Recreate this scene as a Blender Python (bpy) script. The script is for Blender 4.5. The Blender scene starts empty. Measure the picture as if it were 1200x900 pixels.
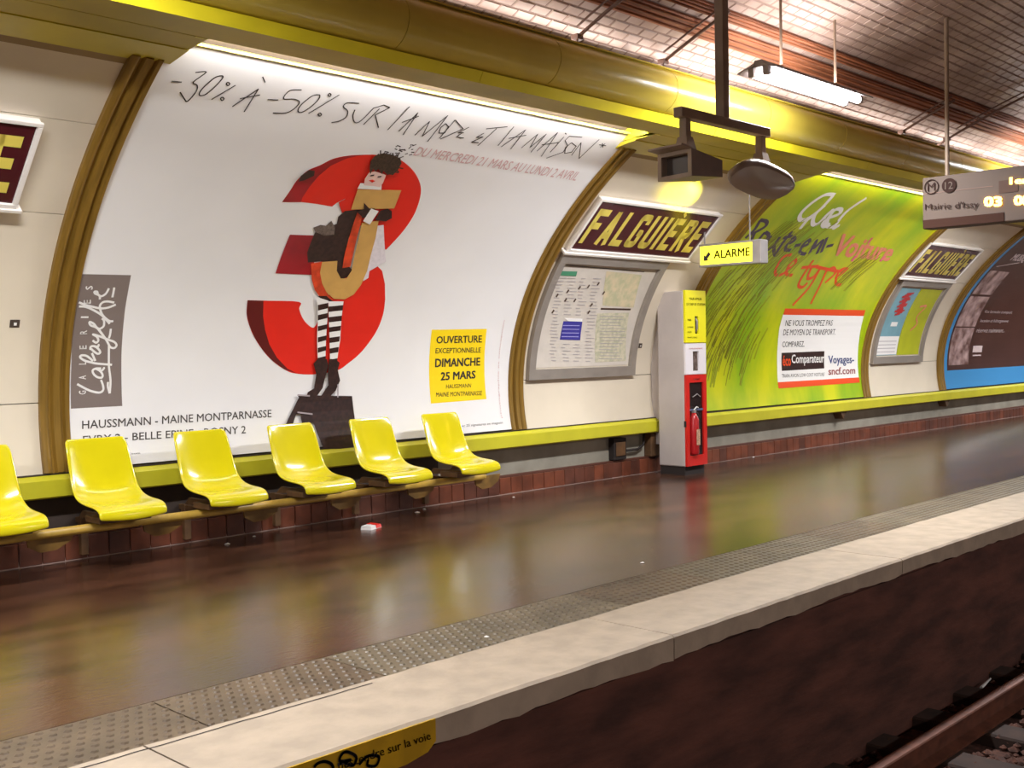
import bpy, bmesh, math, random
from mathutils import Vector, Matrix
random.seed(7)
PI = math.pi
C = bpy.context.scene.collection
sc = bpy.context.scene

# ---------------------------------------------------------------- camera
F_PX, YAW, PITCH, ROLL, CAM_H = 1290.0, 0.771485, 0.0300675, -0.0189234, 1.31
def cam_axes():
    cy, sy = math.cos(YAW), math.sin(YAW)
    f = Vector((cy, sy, 0)); r = Vector((sy, -cy, 0)); u = Vector((0, 0, 1))
    cp, sp = math.cos(PITCH), math.sin(PITCH)
    f2 = f*cp-u*sp; u2 = u*cp+f*sp
    cr, sr = math.cos(ROLL), math.sin(ROLL)
    return f2, r*cr+u2*sr, u2*cr-r*sr
CF, CR, CU = cam_axes()
cam = bpy.data.objects.new('camera', bpy.data.cameras.new('camera'))
C.objects.link(cam)
m = Matrix((CR, CU, -CF)).transposed().to_4x4(); m.translation = (0, 0, CAM_H)
cam.matrix_world = m
cam.data.sensor_width = 36; cam.data.lens = F_PX/1200*36
cam.data.clip_start = 0.05; cam.data.clip_end = 300
sc.camera = cam

# ---------------------------------------------------------------- world, exposure, lamps
w = bpy.data.worlds.new('world'); sc.world = w; w.use_nodes = True
w.node_tree.nodes['Background'].inputs[0].default_value = (0.9, 0.84, 0.82, 1)
w.node_tree.nodes['Background'].inputs[1].default_value = 0.10
sc.view_settings.view_transform = 'Standard'; sc.view_settings.look = 'None'
sc.view_settings.gamma = 1; sc.view_settings.use_curve_mapping = False
sc.view_settings.exposure = 0.17
LAMP_X = (-4.4, 1.64, 7.68, 13.72, 19.76, 25.8)      # centres of the hanging platform lamps
P_LAMP, P_OPP, P_TROUGH, P_UP = 158, 118, 24, 9
def area(name, loc, sx, sy, power, col, rot=(0, 0, 0)):
    l = bpy.data.lights.new(name, 'AREA'); l.shape = 'RECTANGLE'; l.size = sx; l.size_y = sy
    l.energy = power; l.color = col
    o = bpy.data.objects.new(name, l); C.objects.link(o); o.location = loc; o.rotation_euler = rot
    return o
for x in LAMP_X:
    area('lamp_light', (x, 4.25, 3.20), 1.4, .16, P_LAMP, (.94, .97, 1))
    area('lamp_sidelight', (x, 4.45, 3.26), 1.4, .07, P_LAMP*.10, (.98, .98, 1), (PI/2, 0, 0))
    area('lamp_uplight', (x, 4.25, 3.38), 1.3, .2, P_LAMP*.09, (1, .96, .95), (PI, 0, 0))
    area('lamp_light', (x+.8, -4.25, 3.20), 1.4, .16, P_OPP, (1, .97, .95))

# ---------------------------------------------------------------- helpers
def lin(c):
    return tuple(((v/255)/12.92 if v/255 <= .04045 else ((v/255+.055)/1.055)**2.4) for v in c)
MATS = {}
def mat(name, rgb, rough=.5, metal=0, var=0.0, scale=6, bump=0, bscale=40, rgb2=None, emit=0, spec=.5, coat=0, stretch=None, detail=5):
    if name in MATS: return MATS[name]
    M = bpy.data.materials.new(name); M.use_nodes = True; MATS[name] = M
    nt = M.node_tree; b = nt.nodes['Principled BSDF']; L = nt.links.new
    c = lin(rgb)
    b.inputs['Base Color'].default_value = (*c, 1)
    b.inputs['Roughness'].default_value = rough; b.inputs['Metallic'].default_value = metal
    b.inputs['Specular IOR Level'].default_value = spec
    b.inputs['Coat Weight'].default_value = coat
    if emit:
        b.inputs['Emission Color'].default_value = (*c, 1); b.inputs['Emission Strength'].default_value = emit
    g = nt.nodes.new('ShaderNodeNewGeometry'); vec = g.outputs['Position']
    if stretch:
        mp = nt.nodes.new('ShaderNodeMapping'); mp.inputs['Scale'].default_value = stretch
        L(vec, mp.inputs['Vector']); vec = mp.outputs['Vector']
    if var or rgb2:
        n = nt.nodes.new('ShaderNodeTexNoise'); n.inputs['Scale'].default_value = scale; n.inputs['Detail'].default_value = detail
        L(vec, n.inputs['Vector'])
        r = nt.nodes.new('ShaderNodeValToRGB')
        c2 = lin(rgb2) if rgb2 else tuple(v*(1-var) for v in c)
        c1 = c if rgb2 else tuple(min(1, v*(1+var*.6)) for v in c)
        r.color_ramp.elements[0].position = .36; r.color_ramp.elements[1].position = .64
        r.color_ramp.elements[0].color = (*c2, 1); r.color_ramp.elements[1].color = (*c1, 1)
        L(n.outputs['Fac'], r.inputs['Fac']); L(r.outputs['Color'], b.inputs['Base Color'])
    if bump:
        n = nt.nodes.new('ShaderNodeTexNoise'); n.inputs['Scale'].default_value = bscale; n.inputs['Detail'].default_value = 4
        L(vec, n.inputs['Vector'])
        bp = nt.nodes.new('ShaderNodeBump'); bp.inputs['Strength'].default_value = bump; bp.inputs['Distance'].default_value = .01
        L(n.outputs['Fac'], bp.inputs['Height']); L(bp.outputs['Normal'], b.inputs['Normal'])
    return M
def put(name, me, material=None, parent=None):
    o = bpy.data.objects.new(name, me); C.objects.link(o)
    if material is not None:
        if not me.materials: me.materials.append(material)
    if parent is not None: o.parent = parent
    return o
def tag(o, label, cat, group=None, kind=None):
    if label: o['label'] = label
    if cat: o['category'] = cat
    if group: o['group'] = group
    if kind: o['kind'] = kind
    return o
def thing(name, label, cat, loc=(0, 0, 0), rz=0, group=None, kind=None):
    o = bpy.data.objects.new(name, None); C.objects.link(o); o.location = loc; o.rotation_euler.z = rz
    o.empty_display_size = .1
    return tag(o, label, cat, group, kind)
class MB:
    """collects vertices and faces for ONE mesh; origin is subtracted so the object can sit at it"""
    def __init__(s, origin=(0, 0, 0)): s.v = []; s.f = []; s.o = Vector(origin)
    def add(s, vs, fs):
        n = len(s.v); s.v += [Vector(v) for v in vs]; s.f += [tuple(i+n for i in f) for f in fs]; return s
    def box(s, a, b):
        x0, y0, z0 = a; x1, y1, z1 = b
        return s.add([(x0,y0,z0),(x1,y0,z0),(x1,y1,z0),(x0,y1,z0),(x0,y0,z1),(x1,y0,z1),(x1,y1,z1),(x0,y1,z1)],
                     [(0,3,2,1),(4,5,6,7),(0,1,5,4),(1,2,6,5),(2,3,7,6),(3,0,4,7)])
    def tube(s, pts, r, n=10, cap=True):
        pts = [Vector(p) for p in pts]; rs = r if isinstance(r, (list, tuple)) else [r]*len(pts)
        vs = []; up = None
        for i, p in enumerate(pts):
            t = (pts[min(i+1, len(pts)-1)]-pts[max(i-1, 0)]).normalized()
            if up is None: up = Vector((0, 0, 1)) if abs(t.z) < .9 else Vector((1, 0, 0))
            a = t.cross(up).normalized(); up = a.cross(t).normalized()
            vs += [p+(a*math.cos(2*PI*k/n)+up*math.sin(2*PI*k/n))*rs[i] for k in range(n)]
        fs = [(i*n+k, i*n+(k+1) % n, (i+1)*n+(k+1) % n, (i+1)*n+k) for i in range(len(pts)-1) for k in range(n)]
        if cap: fs += [tuple(range(n))[::-1], tuple(range((len(pts)-1)*n, len(pts)*n))]
        return s.add(vs, fs)
    def sweep_x(s, prof, x0, x1, closed=True):
        """extrude a (y, z) outline along x"""
        n = len(prof)
        vs = [(x0, y, z) for y, z in prof]+[(x1, y, z) for y, z in prof]
        fs = [(i, (i+1) % n, n+(i+1) % n, n+i) for i in range(n if closed else n-1)]
        if closed: fs += [tuple(range(n))[::-1], tuple(range(n, 2*n))]
        return s.add(vs, fs)
    def mesh(s, name='mesh', smooth=False, bevel=0, seg=2, sub=0):
        me = bpy.data.meshes.new(name)
        me.from_pydata([v-s.o for v in s.v], [], s.f)
        bm = bmesh.new(); bm.from_mesh(me)
        bmesh.ops.recalc_face_normals(bm, faces=bm.faces)
        if bevel:
            es = [e for e in bm.edges if len(e.link_faces) == 2 and e.calc_face_angle(0) > .6]
            bmesh.ops.bevel(bm, geom=es, offset=bevel, segments=seg, affect='EDGES', profile=.5)
        bm.to_mesh(me); bm.free()
        if smooth:
            for p in me.polygons: p.use_smooth = True
        me.update()
        return me
    def put(s, name, material, parent=None, **k):
        o = put(name, s.mesh(name, **k), material, parent)
        if s.o.length: o.location = s.o
        return o
def auto_smooth(o, ang=.7):
    me = o.data
    bm = bmesh.new(); bm.from_mesh(me)
    for f in bm.faces: f.smooth = True
    for e in bm.edges: e.smooth = not (len(e.link_faces) == 2 and e.calc_face_angle(0) > ang)
    bm.to_mesh(me); bm.free(); return o

def ray(u, v): return CF + CR*((u-600)/F_PX) - CU*((v-450)/F_PX)
# ---- the curved wall: an elliptic vault; s is arc length upward from the yellow ledge
EA, EB, EZ = 7.06, 3.45, .95
class Vault:
    def __init__(s, off=0, a=EA, b=EB, zstart=.58):
        s.a, s.b, s.off = a, b, off
        s.th0 = math.asin((zstart-EZ)/b); s.tab = [(0, s.th0)]; L = 0
        N = 900; y0, z0 = s._p(s.th0)
        for i in range(1, N+1):
            th = s.th0+(PI/2-s.th0)*i/N; y, z = s._p(th); L += math.hypot(y-y0, z-z0); y0, z0 = y, z; s.tab.append((L, th))
        s.L = L
    def _p(s, th): return s.a*math.cos(th), EZ+s.b*math.sin(th)
    def th(s, q):
        T = s.tab; i = max(0, min(len(T)-2, int(q/s.L*(len(T)-1))))
        while i > 0 and T[i][0] > q: i -= 1
        while i < len(T)-2 and T[i+1][0] < q: i += 1
        a, b = T[i], T[i+1]; return a[1]+(b[1]-a[1])*(q-a[0])/(b[0]-a[0])
    def inv(s, th):
        f = (th-s.th0)/(PI/2-s.th0)*(len(s.tab)-1); i = max(0, min(len(s.tab)-2, int(f)))
        return s.tab[i][0]+(s.tab[i+1][0]-s.tab[i][0])*(f-i)
    def P(s, x, q, off=0):
        th = s.th(q); n = Vector((0, -math.cos(th)/s.a, -math.sin(th)/s.b)).normalized()
        y, z = s._p(th); return Vector((x, y, z))+n*(off+s.off)
    def zs(s, z): return s.inv(math.asin((z-EZ)/s.b))
    def ds(s, d): return s.inv(math.acos(d/s.a))
    def px(s, u, v):
        d = ray(u, v); a, b = s.a-s.off, s.b-s.off; h = CAM_H-EZ
        A = (d.y/a)**2+(d.z/b)**2; B = 2*d.z*h/b**2; K = (h/b)**2-1
        t = (-B+math.sqrt(B*B-4*A*K))/2/A
        return (d.x*t, s.inv(math.asin(max(-1, min(1, (h+d.z*t)/b)))))
WALL = Vault(0)
class Plane:
    def __init__(s, o, ea, eb): s.o, s.ea, s.eb = Vector(o), Vector(ea).normalized(), Vector(eb).normalized(); s.n = s.ea.cross(s.eb).normalized()
    def P(s, a, b, off=0): return s.o+s.ea*a+s.eb*b+s.n*off
    def px(s, u, v):
        d = ray(u, v); c = Vector((0, 0, CAM_H)); t = (s.o-c).dot(s.n)/d.dot(s.n); p = c+d*t-s.o
        return p.dot(s.ea), p.dot(s.eb)
def flat_mesh(name, surf, polys, off, step=0):
    """polys: (a, b) outlines laid on a surface"""
    bm = bmesh.new()
    for p in polys:
        vs = [bm.verts.new((a, b, 0)) for a, b in p]
        try: bm.faces.new(vs)
        except ValueError: pass
    bm.normal_update(); bmesh.ops.triangulate(bm, faces=bm.faces[:], ngon_method='EAR_CLIP')
    if step:
        lo = min(v.co.y for v in bm.verts); hi = max(v.co.y for v in bm.verts); y = lo+step
        while y < hi:
            bmesh.ops.bisect_plane(bm, geom=bm.verts[:]+bm.edges[:]+bm.faces[:], plane_co=(0, y, 0), plane_no=(0, 1, 0)); y += step
    for v in bm.verts: v.co = surf.P(v.co.x, v.co.y, off)
    me = bpy.data.meshes.new(name); bm.to_mesh(me); bm.free(); return me
def decal(name, surf, polys, off, material, parent, step=.08, label=None):
    o = put(name, flat_mesh(name, surf, polys, off, step), material, parent)
    if label: o['label'] = label
    return o
def pxs(surf, pts): return [surf.px(*p) for p in pts]
def crop(pts, ox, oy, k): return [(ox+x/k, oy+y/k) for x, y in pts]
def ribbon(pts, w):
    """polyline -> outline quads with round joints"""
    out = []; h = w/2
    for a, b in zip(pts, pts[1:]):
        dx, dy = b[0]-a[0], b[1]-a[1]; L = math.hypot(dx, dy) or 1e-6; nx, ny = -dy/L*h, dx/L*h
        out.append([(a[0]+nx, a[1]+ny), (b[0]+nx, b[1]+ny), (b[0]-nx, b[1]-ny), (a[0]-nx, a[1]-ny)])
    for p in pts[1:-1]: out.append([(p[0]+h*math.cos(k*PI/3), p[1]+h*math.sin(k*PI/3)) for k in range(6)])
    return out
def smooth_path(p, n=4):
    if len(p) < 3: return p
    out = []
    for i in range(len(p)-1):
        p0, p1, p2, p3 = p[max(i-1, 0)], p[i], p[i+1], p[min(i+2, len(p)-1)]
        for k in range(n):
            t = k/n; out.append(tuple(.5*((2*p1[j])+(-p0[j]+p2[j])*t+(2*p0[j]-5*p1[j]+4*p2[j]-p3[j])*t*t+(-p0[j]+3*p1[j]-3*p2[j]+p3[j])*t**3) for j in (0, 1)))
    return out+[p[-1]]
def strokes(name, surf, paths, w, off, material, parent, label=None, smooth=True):
    polys = []
    for p in paths: polys += ribbon(smooth_path(p) if smooth else p, w)
    return decal(name, surf, polys, off, material, parent, step=0, label=label)
TXT = {}
def text2d(s, bold=0.0):
    """built-in font outlines, in a unit box (0..1, 0..1), as (verts, faces)"""
    if (s, bold) in TXT: return TXT[(s, bold)]
    cu = bpy.data.curves.new('t', 'FONT'); cu.body = s; cu.resolution_u = 2; cu.offset = 0
    o = bpy.data.objects.new('t', cu); C.objects.link(o)
    me = bpy.data.meshes.new_from_object(o.evaluated_get(bpy.context.evaluated_depsgraph_get()))
    vs = [v.co.copy() for v in me.vertices]; fs = [tuple(p.vertices) for p in me.polygons]
    bpy.data.objects.remove(o); bpy.data.meshes.remove(me)
    if bold:        # heavier strokes: the same outlines, shifted a little both ways
        v0, f0 = vs, fs; vs, fs = [], []
        for dx, dy in ((-bold, -bold*.6), (bold, bold*.6), (-bold, bold*.6), (bold, -bold*.6), (0, 0)):
            n = len(vs); vs += [v+Vector((dx, dy, 0)) for v in v0]; fs += [tuple(i+n for i in f) for f in f0]
    x0, x1 = min(v.x for v in vs), max(v.x for v in vs); y0, y1 = min(v.y for v in vs), max(v.y for v in vs)
    r = ([((v.x-x0)/(x1-x0), (v.y-y0)/(y1-y0)) for v in vs], fs); TXT[(s, bold)] = r
    return r
def text(name, s, surf, q, off, material, parent, bold=0.0, label=None):
    """q: corners TL, TR, BR, BL on the surface"""
    vs, fs = text2d(s, bold); TL, TR, BR, BL = q; co = []
    for x, y in vs:
        t = [TL[i]*(1-x)+TR[i]*x for i in (0, 1)]; b = [BL[i]*(1-x)+BR[i]*x for i in (0, 1)]
        co.append(surf.P(b[0]*(1-y)+t[0]*y, b[1]*(1-y)+t[1]*y, off))
    me = bpy.data.meshes.new(name); me.from_pydata(co, [], fs); me.update()
    o = put(name, me, material, parent)
    if label: o['label'] = label
    return o
def rectq(a0, a1, b0, b1): return [(a0, b1), (a1, b1), (a1, b0), (a0, b0)]
def rect(a0, a1, b0, b1): return [(a0, b0), (a1, b0), (a1, b1), (a0, b1)]
def sheet_on(surf, a0, a1, b0, b1, off, thick, n=24, na=1):
    """a curved slab on a surface, between off-thick and off"""
    mb = MB(); vs = []; fs = []
    for i in range(n+1):
        b = b0+(b1-b0)*i/n
        vs += [surf.P(a0, b, off), surf.P(a1, b, off), surf.P(a1, b, off-thick), surf.P(a0, b, off-thick)]
    for i in range(n):
        k = 4*i
        for j in range(4): fs.append((k+j, k+(j+1) % 4, k+4+(j+1) % 4, k+4+j))
    fs += [(3, 2, 1, 0), (4*n, 4*n+1, 4*n+2, 4*n+3)]
    return mb.add(vs, fs)

# ---------------------------------------------------------------- materials
cream = mat('cream enamel', (226, 212, 190), .32, var=.07, scale=1.2, bump=.02, bscale=8)
grout = mat('grout', (138, 114, 104), .9)
ochre = mat('bronze paint', (140, 106, 40), .42, metal=.25, var=.18, scale=5, stretch=(9, 1, .5))
yellow = mat('trough yellow', (218, 196, 78), .3, var=.10, scale=1.5, coat=.2)
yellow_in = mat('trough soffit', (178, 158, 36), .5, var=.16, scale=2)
ledge_m = mat('ledge yellow', (200, 192, 44), .4, var=.08, scale=3)
seat_m = mat('seat plastic', (212, 196, 18), .16, coat=.5, var=.03, scale=8)
brown_m = mat('brown steel', (96, 66, 38), .6, var=.3, scale=9)
black_m = mat('black ink', (46, 40, 40), .6)
dark_m = mat('dark recess', (38, 28, 24), .8)
white_m = mat('white print', (238, 234, 230), .4)
grey_m = mat('grey metal', (150, 142, 138), .42, metal=.2, var=.1, scale=6)

# ================================================================ THE SETTING
XA, XB = -4.0, 46.0
# vault behind everything
VA, VB = 7.30, 3.60
OUT = Vault(0, VA, VB, -.02)
mb = MB(); n = 44; vs = []; fs = []
for i in range(n+1):
    th = math.asin((-.05-EZ)/VB)+(PI-2*math.asin((-.05-EZ)/VB))*i/n
    vs += [(XA, VA*math.cos(th), EZ+VB*math.sin(th)), (XB, VA*math.cos(th), EZ+VB*math.sin(th))]
for i in range(n): fs.append((2*i, 2*i+1, 2*i+3, 2*i+2))
mb.add(vs, fs)
ceiling = mb.put('ceiling', grout, smooth=True); tag(ceiling, 'curved vault of small dirty white tiles over the station', None, kind='structure')
ceiling['category'] = 'ceiling'
# floors
floor_m = mat('asphalt', (74, 46, 32), .23, var=.45, scale=1.4, spec=.68, bump=.16, bscale=16, stretch=(1.0, 2.6, 1))
mb = MB().box((XA, 3.90, -.12), (XB, 7.30, 0)); floor = mb.put('floor', floor_m)
tag(floor, 'glossy dark brown asphalt platform between wall and studded strip', 'floor', kind='structure')
fl2 = MB().box((XA, -7.3, -.12), (XB, -2.95, 0)).put('floor', floor_m)
tag(fl2, 'platform floor across the tracks', 'floor', kind='structure')
pit_m = mat('pit wall', (96, 56, 44), .85, var=.45, scale=3, bump=.5, bscale=14, stretch=(.6, 1, 2.2))
wp = MB().box((XA, 2.985, -1.15), (XB, 3.9, -.12)).put('wall_track', pit_m)
tag(wp, 'dark brown track-side wall under the pale platform edge', 'wall', kind='structure')
wp2 = MB().box((XA, -3.3, -1.15), (XB, -2.985, -.12)).put('wall_track', pit_m)
tag(wp2, 'dark track-side wall under the opposite platform', 'wall', kind='structure')
ballast_m = mat('ballast', (92, 58, 46), .9, var=.5, scale=22, bump=.8, bscale=30)
bed = MB().box((XA, -3.0, -1.25), (XB, 3.0, -1.10)).put('floor_track', ballast_m)
tag(bed, 'dark brown dirty track bed', 'track bed', kind='structure')

# ---- far wall: cream panels in the bays between posters, grey band and red skirting below
wall_lo_m = mat('grey render', (150, 143, 128), .75, var=.18, scale=3, bump=.15)
dark_band = mat('dark band', (62, 48, 40), .7, var=.3, scale=4)
wl = MB().box((XA, 7.10, -.05), (XB, 7.28, .60)).put('wall_far', wall_lo_m)
tag(wl, 'far platform wall with curved cream panels, grey band and red tiled skirting', 'wall', kind='structure')
db = MB().box((XA, 7.085, .15), (6.35, 7.10, .48)).put('lower_band', dark_band, wl)
db['label'] = 'dark brown painted band behind the seats'
seam_m = mat('seam', (120, 104, 88), .7)
POST = [(-3.76, .30), (3.11, 7.19), (9.98, 14.06), (16.74, 20.80), (23.6, 27.7), (30.5, 34.6)]
GAPS = [(.30, 3.11), (7.19, 9.98), (14.06, 16.74), (20.80, 23.6), (27.7, 30.5)]
bands = [(.575, 1.035), (1.035, 2.185), (2.185, 2.655), (2.655, 2.95)]
S = WALL.zs
lockm = mat('lock dark', (70, 58, 50), .5)
for gx0, gx1 in GAPS:
    for z0, z1 in bands:
        n = 14 if z1-z0 > 1 else 6
        p = sheet_on(WALL, gx0+.17, gx1-.17, S(z0)+.003, S(z1)-.003, .0, .03, n).put('panel', cream, wl)
        auto_smooth(p)
backing = sheet_on(WALL, XA, XB, S(.576), S(3.12), -.031, .02, 30).put('panel_backing', seam_m, wl)
for u, v in ((17, 379), (616, 386), (750, 405)):
    x, q = WALL.px(u, v)
    decal('panel_lock', WALL, [rect(x-.03, x+.03, q-.025, q+.025)], .004, lockm, wl, label='small dark square panel lock')
    decal('panel_lock', WALL, [rect(x-.006, x+.012, q-.012, q+.006)], .006, white_m, wl, label='pale keyhole of a panel lock')
# skirting tiles
tile_r = mat('skirting tile', (116, 62, 42), .35, var=.35, scale=5, bump=.05)
tile_r2 = mat('skirting tile dark', (94, 52, 38), .4, var=.35, scale=5, bump=.05)
MB().box((XA, 7.055, 0), (XB, 7.10, .155)).put('skirting_mortar', mat('mortar', (56, 36, 30), .9), wl)
tm = [MB().box((-.0715, -.018, -.074), (.0715, 0, .074)).mesh('skirting_tile', bevel=.004, seg=1) for _ in (0, 1)]
tm[0].materials.append(tile_r); tm[1].materials.append(tile_r2)
x = 1.8
k = 0
while k < 150:
    o = put('skirting_tile', tm[random.random() < .35], None, wl); o.location = (x+random.uniform(-.001, .001), 7.055+random.uniform(-.002, .002), .079)
    x += .148; k += 1
# cap above the tiles
MB().box((XA, 7.05, .155), (XB, 7.10, .172)).put('skirting_cap', mat('cap brown', (88, 48, 34), .6), wl)

# ---- ledge
ledge = MB().sweep_x([(6.955, .43), (6.945, .44), (6.945, .545), (7.0, .578), (7.14, .578), (7.14, .43)], XA, XB).put('wall_ledge', ledge_m)
tag(ledge, 'long yellow metal ledge running under the posters', 'ledge')
MB().box((XA, 6.99, .575), (XB, 7.02, .583)).put('poster_bottom_trim', mat('gap strip', (60, 50, 40), .7), ledge)  # thin dark trim line between posters and ledge

# ---- lamp trough (cornice): ~1.32 m covers with seams
tr = thing('lamp_trough', 'long rounded yellow light trough running along the top of the posters', 'light trough', (0, 4.9, 3.0))
def tput(mb, name, m_, **k):
    mb.o = Vector((0, 4.9, 3.0)); o = mb.put(name, m_, tr, **k); o.location = (0, 0, 0); return o
cover = []
for i in range(15):
    t = i/14; a = math.radians(60-t*138)
    cover.append((5.065-.19*math.cos(a), 3.262+.172*math.sin(a)))
cover = [(4.965, 3.415)] + cover
inner = [(y+.02*(1 if 0 < i < 15 else .5), z) for i, (y, z) in enumerate(cover)]
x = .261
while x < 30:
    if x > -2:
        o = tput(MB().sweep_x(cover+inner[::-1], x+.003, x+1.317), 'trough_cover', yellow); auto_smooth(o, .5)
    x += 1.32
flange_m = mat('flange yellow', (236, 218, 40), .35, var=.06, scale=4)
# the flange under the covers
x = -.39+.05
y0, z0 = cover[-1]
while x < 30:
    tput(MB().sweep_x([(5.02, 3.088), (5.008, 3.085), (5.046, 3.018), (5.09, 3.022)], x+.002, x+2.638), 'trough_flange', flange_m)
    x += 2.64
tput(MB().sweep_x([(5.046, 3.018), (5.05, 3.03), (5.30, 3.035), (5.30, 3.015)], XA, XB), 'soffit_lip', yellow_in)
tput(MB().sweep_x([(4.93, 3.40), (4.93, 3.41), (5.02, 3.425), (5.02, 3.415)], XA, XB), 'top_edge', yellow)
for gx0, gx1 in GAPS + [(-6, -3.76)]:
    # closed soffit in front of the cream bays, in two strips
    tput(MB().sweep_x([(5.30, 3.013), (5.30, 3.035), (5.50, 3.02), (5.50, 2.998)], gx0-.05, gx1+.05), 'bay_soffit', yellow_in)
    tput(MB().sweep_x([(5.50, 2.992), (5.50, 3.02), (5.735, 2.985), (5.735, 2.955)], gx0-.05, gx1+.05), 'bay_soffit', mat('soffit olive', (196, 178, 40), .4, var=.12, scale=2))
    tput(MB().sweep_x([(5.735, 2.955), (5.735, 2.985), (5.84, 2.935), (5.83, 2.905)], gx0+.15, gx1-.15), 'shadow_strip', mat('shadow_brown', (150, 122, 84), .5))  # brown strip painted in as the shadow below the soffit
pink = mat('reflector', (196, 178, 172), .5)
for px0, px1 in POST:
    tput(MB().sweep_x([(5.30, 3.035), (5.30, 3.05), (5.47, 3.30), (5.485, 3.295)], px0, px1), 'reflector', pink)
    rod = tput(MB().sweep_x([(5.545, 3.045), (5.545, 3.062), (5.575, 3.075), (5.58, 3.055)], px0+.04, px1-.04), 'poster_top_trim', mat('trim bright', (238, 226, 90), .3, metal=.2))
    for ex in (px0-.02, px1-.05):
        tput(MB().box((ex, 5.30, 3.012), (ex+.07, 5.66, 3.10)), 'end_plate', mat('end bright', (240, 230, 60), .4))
    # light of the tubes in the trough: over the head of the poster, and up onto the vault
    area('trough_light', ((px0+px1)/2, 5.385, 3.07), 4.0, .04, P_TROUGH, (.98, .98, 1), (math.radians(62), 0, 0))
    k = px0+.1
    while k+1.2 < px1:
        tput(MB().tube([(k, 5.37, 3.085), (k+1.2, 5.37, 3.085)], .013), 'fluorescent_tube', mat('tube', (255, 250, 235), .5, emit=6), smooth=True)
        k += 1.32
for x in (-1, 4, 9, 14, 19, 24): area('trough_uplight', (x, 5.06, 3.45), 4.9, .05, P_UP, (1, .94, .9), (PI+math.radians(42), 0, 0))
back = tput(MB().sweep_x([(5.30, 3.3), (5.31, 3.31), (5.75, 3.25), (5.75, 3.24)], XA, XB), 'trough_top', yellow_in)

# ---- ceiling tiles
tile_w = mat('vault tile', (192, 168, 156), .5, rgb2=(146, 118, 104), scale=1.7, detail=8)
TW, TH = .165, .082
s0, s1 = OUT.ds(5.75), OUT.ds(1.7)
rows = int((s1-s0)/TH)
slots = []
for r in range(rows):
    q = s0+(r+.5)*TH
    for c in range(int(23/TW)):
        X = 3.0+(c+(.5 if r % 2 else 0))*TW
        slots.append((X, q))
def project(P):
    d = Vector(P)-Vector((0, 0, CAM_H)); z = d.dot(CF)
    return 600+F_PX*d.dot(CR)/z, 450-F_PX*d.dot(CU)/z, z
vis = []
for i, (X, q) in enumerate(slots):
    P = OUT.P(X, q); u, v, z = project(P)
    if 0 < u < 1200 and 0 < v < 300 and P.z-CAM_H > .445*P.y: vis.append((z, i))
vis.sort(); near = {i for _, i in vis[:300]}
tmesh = MB().add([(-TW/2+.004, -TH/2+.004, 0), (TW/2-.004, -TH/2+.004, 0), (TW/2-.004, TH/2-.004, 0), (-TW/2+.004, TH/2-.004, 0),
                  (-TW/2+.011, -TH/2+.011, .007), (TW/2-.011, -TH/2+.011, .007), (TW/2-.011, TH/2-.011, .007), (-TW/2+.011, TH/2-.011, .007)],
                 [(4, 5, 6, 7), (0, 1, 5, 4), (1, 2, 6, 5), (2, 3, 7, 6), (3, 0, 4, 7)])
tme = tmesh.mesh('ceiling_tile'); tme.materials.append(tile_w)
rest = MB()
for i, (X, q) in enumerate(slots):
    th = OUT.th(q); nrm = Vector((0, -math.cos(th)/OUT.a, -math.sin(th)/OUT.b)).normalized()
    tv = (OUT.P(0, q+.01)-OUT.P(0, q-.01)).normalized(); P = OUT.P(X, q, random.uniform(-.002, .002))
    if i in near:
        o = put('ceiling_tile', tme, None, ceiling)
        o.matrix_local = Matrix(((1, 0, 0, P.x), (0, tv.y, nrm.y, P.y), (0, tv.z, nrm.z, P.z), (0, 0, 0, 1)))
    else:
        rest.add([P+Vector((1, 0, 0))*v.x+tv*v.y+nrm*v.z for v in tmesh.v], tmesh.f)
me = bpy.data.meshes.new('ceiling_tiles'); me.from_pydata([tuple(v) for v in rest.v], [], rest.f)
o = put('ceiling_tiles', me, tile_w, ceiling); o['kind'] = 'stuff'

# ---- platform edge: nosing slabs, tactile plates
nose_m = mat('nosing', (182, 163, 142), .7, var=.12, scale=7, bump=.25, bscale=30)
edge = thing('platform_edge', 'pale cream concrete platform edge with ragged painted lip', 'platform edge', (0, 3.2, 0), kind='structure')
joints = [XA, -.6, 1.75, 4.06, 6.4, 8.75, 11.1, 13.5, 15.9, 18.3, 20.7, 25, 32, XB]
def zj(x): return .006*math.sin(x*1.3)+.005*math.sin(x*5.7+1)+random.uniform(-.006, .006)
for a, b in zip(joints, joints[1:]):
    n = max(8, int((b-a)/.09)); vs = []; fs = []
    for i in range(n+1):
        x = a+.004+(b-a-.008)*i/n; jy = random.uniform(-.006, .006); jf = random.uniform(-.004, .003)
        dp = -.098+zj(x)
        vs += [(x, 3.465+jy, -.06), (x, 3.465+jy, .004), (x, 2.965+jf, .004), (x, 2.95+jf, -.006), (x, 2.952+jf*.5, dp), (x, 2.985, dp-.004), (x, 2.99, -.06)]
    for i in range(n):
        for j in range(7): fs.append((7*i+j, 7*i+(j+1) % 7, 7*i+7+(j+1) % 7, 7*i+7+j))
    fs += [tuple(range(7))[::-1], tuple(range(7*n, 7*n+7))]
    mb = MB((0, 3.2, 0)).add(vs, fs); o = mb.put('edge_slab', nose_m, edge); o.location = (0, 0, 0)
ck = [(x_*.1, 3.425+random.uniform(-.005, .005)) for x_ in range(-10, 28)]
ce = MB().add([(x_, y_+d_, .0052) for x_, y_ in ck for d_ in (-.004, .004)], [(2*i, 2*i+2, 2*i+3, 2*i+1) for i in range(len(ck)-1)]).put('crack', dark_m, edge); ce.location = (0, -3.2, 0); ce['label'] = 'dark crack along the back of the pale edge slabs'
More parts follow.
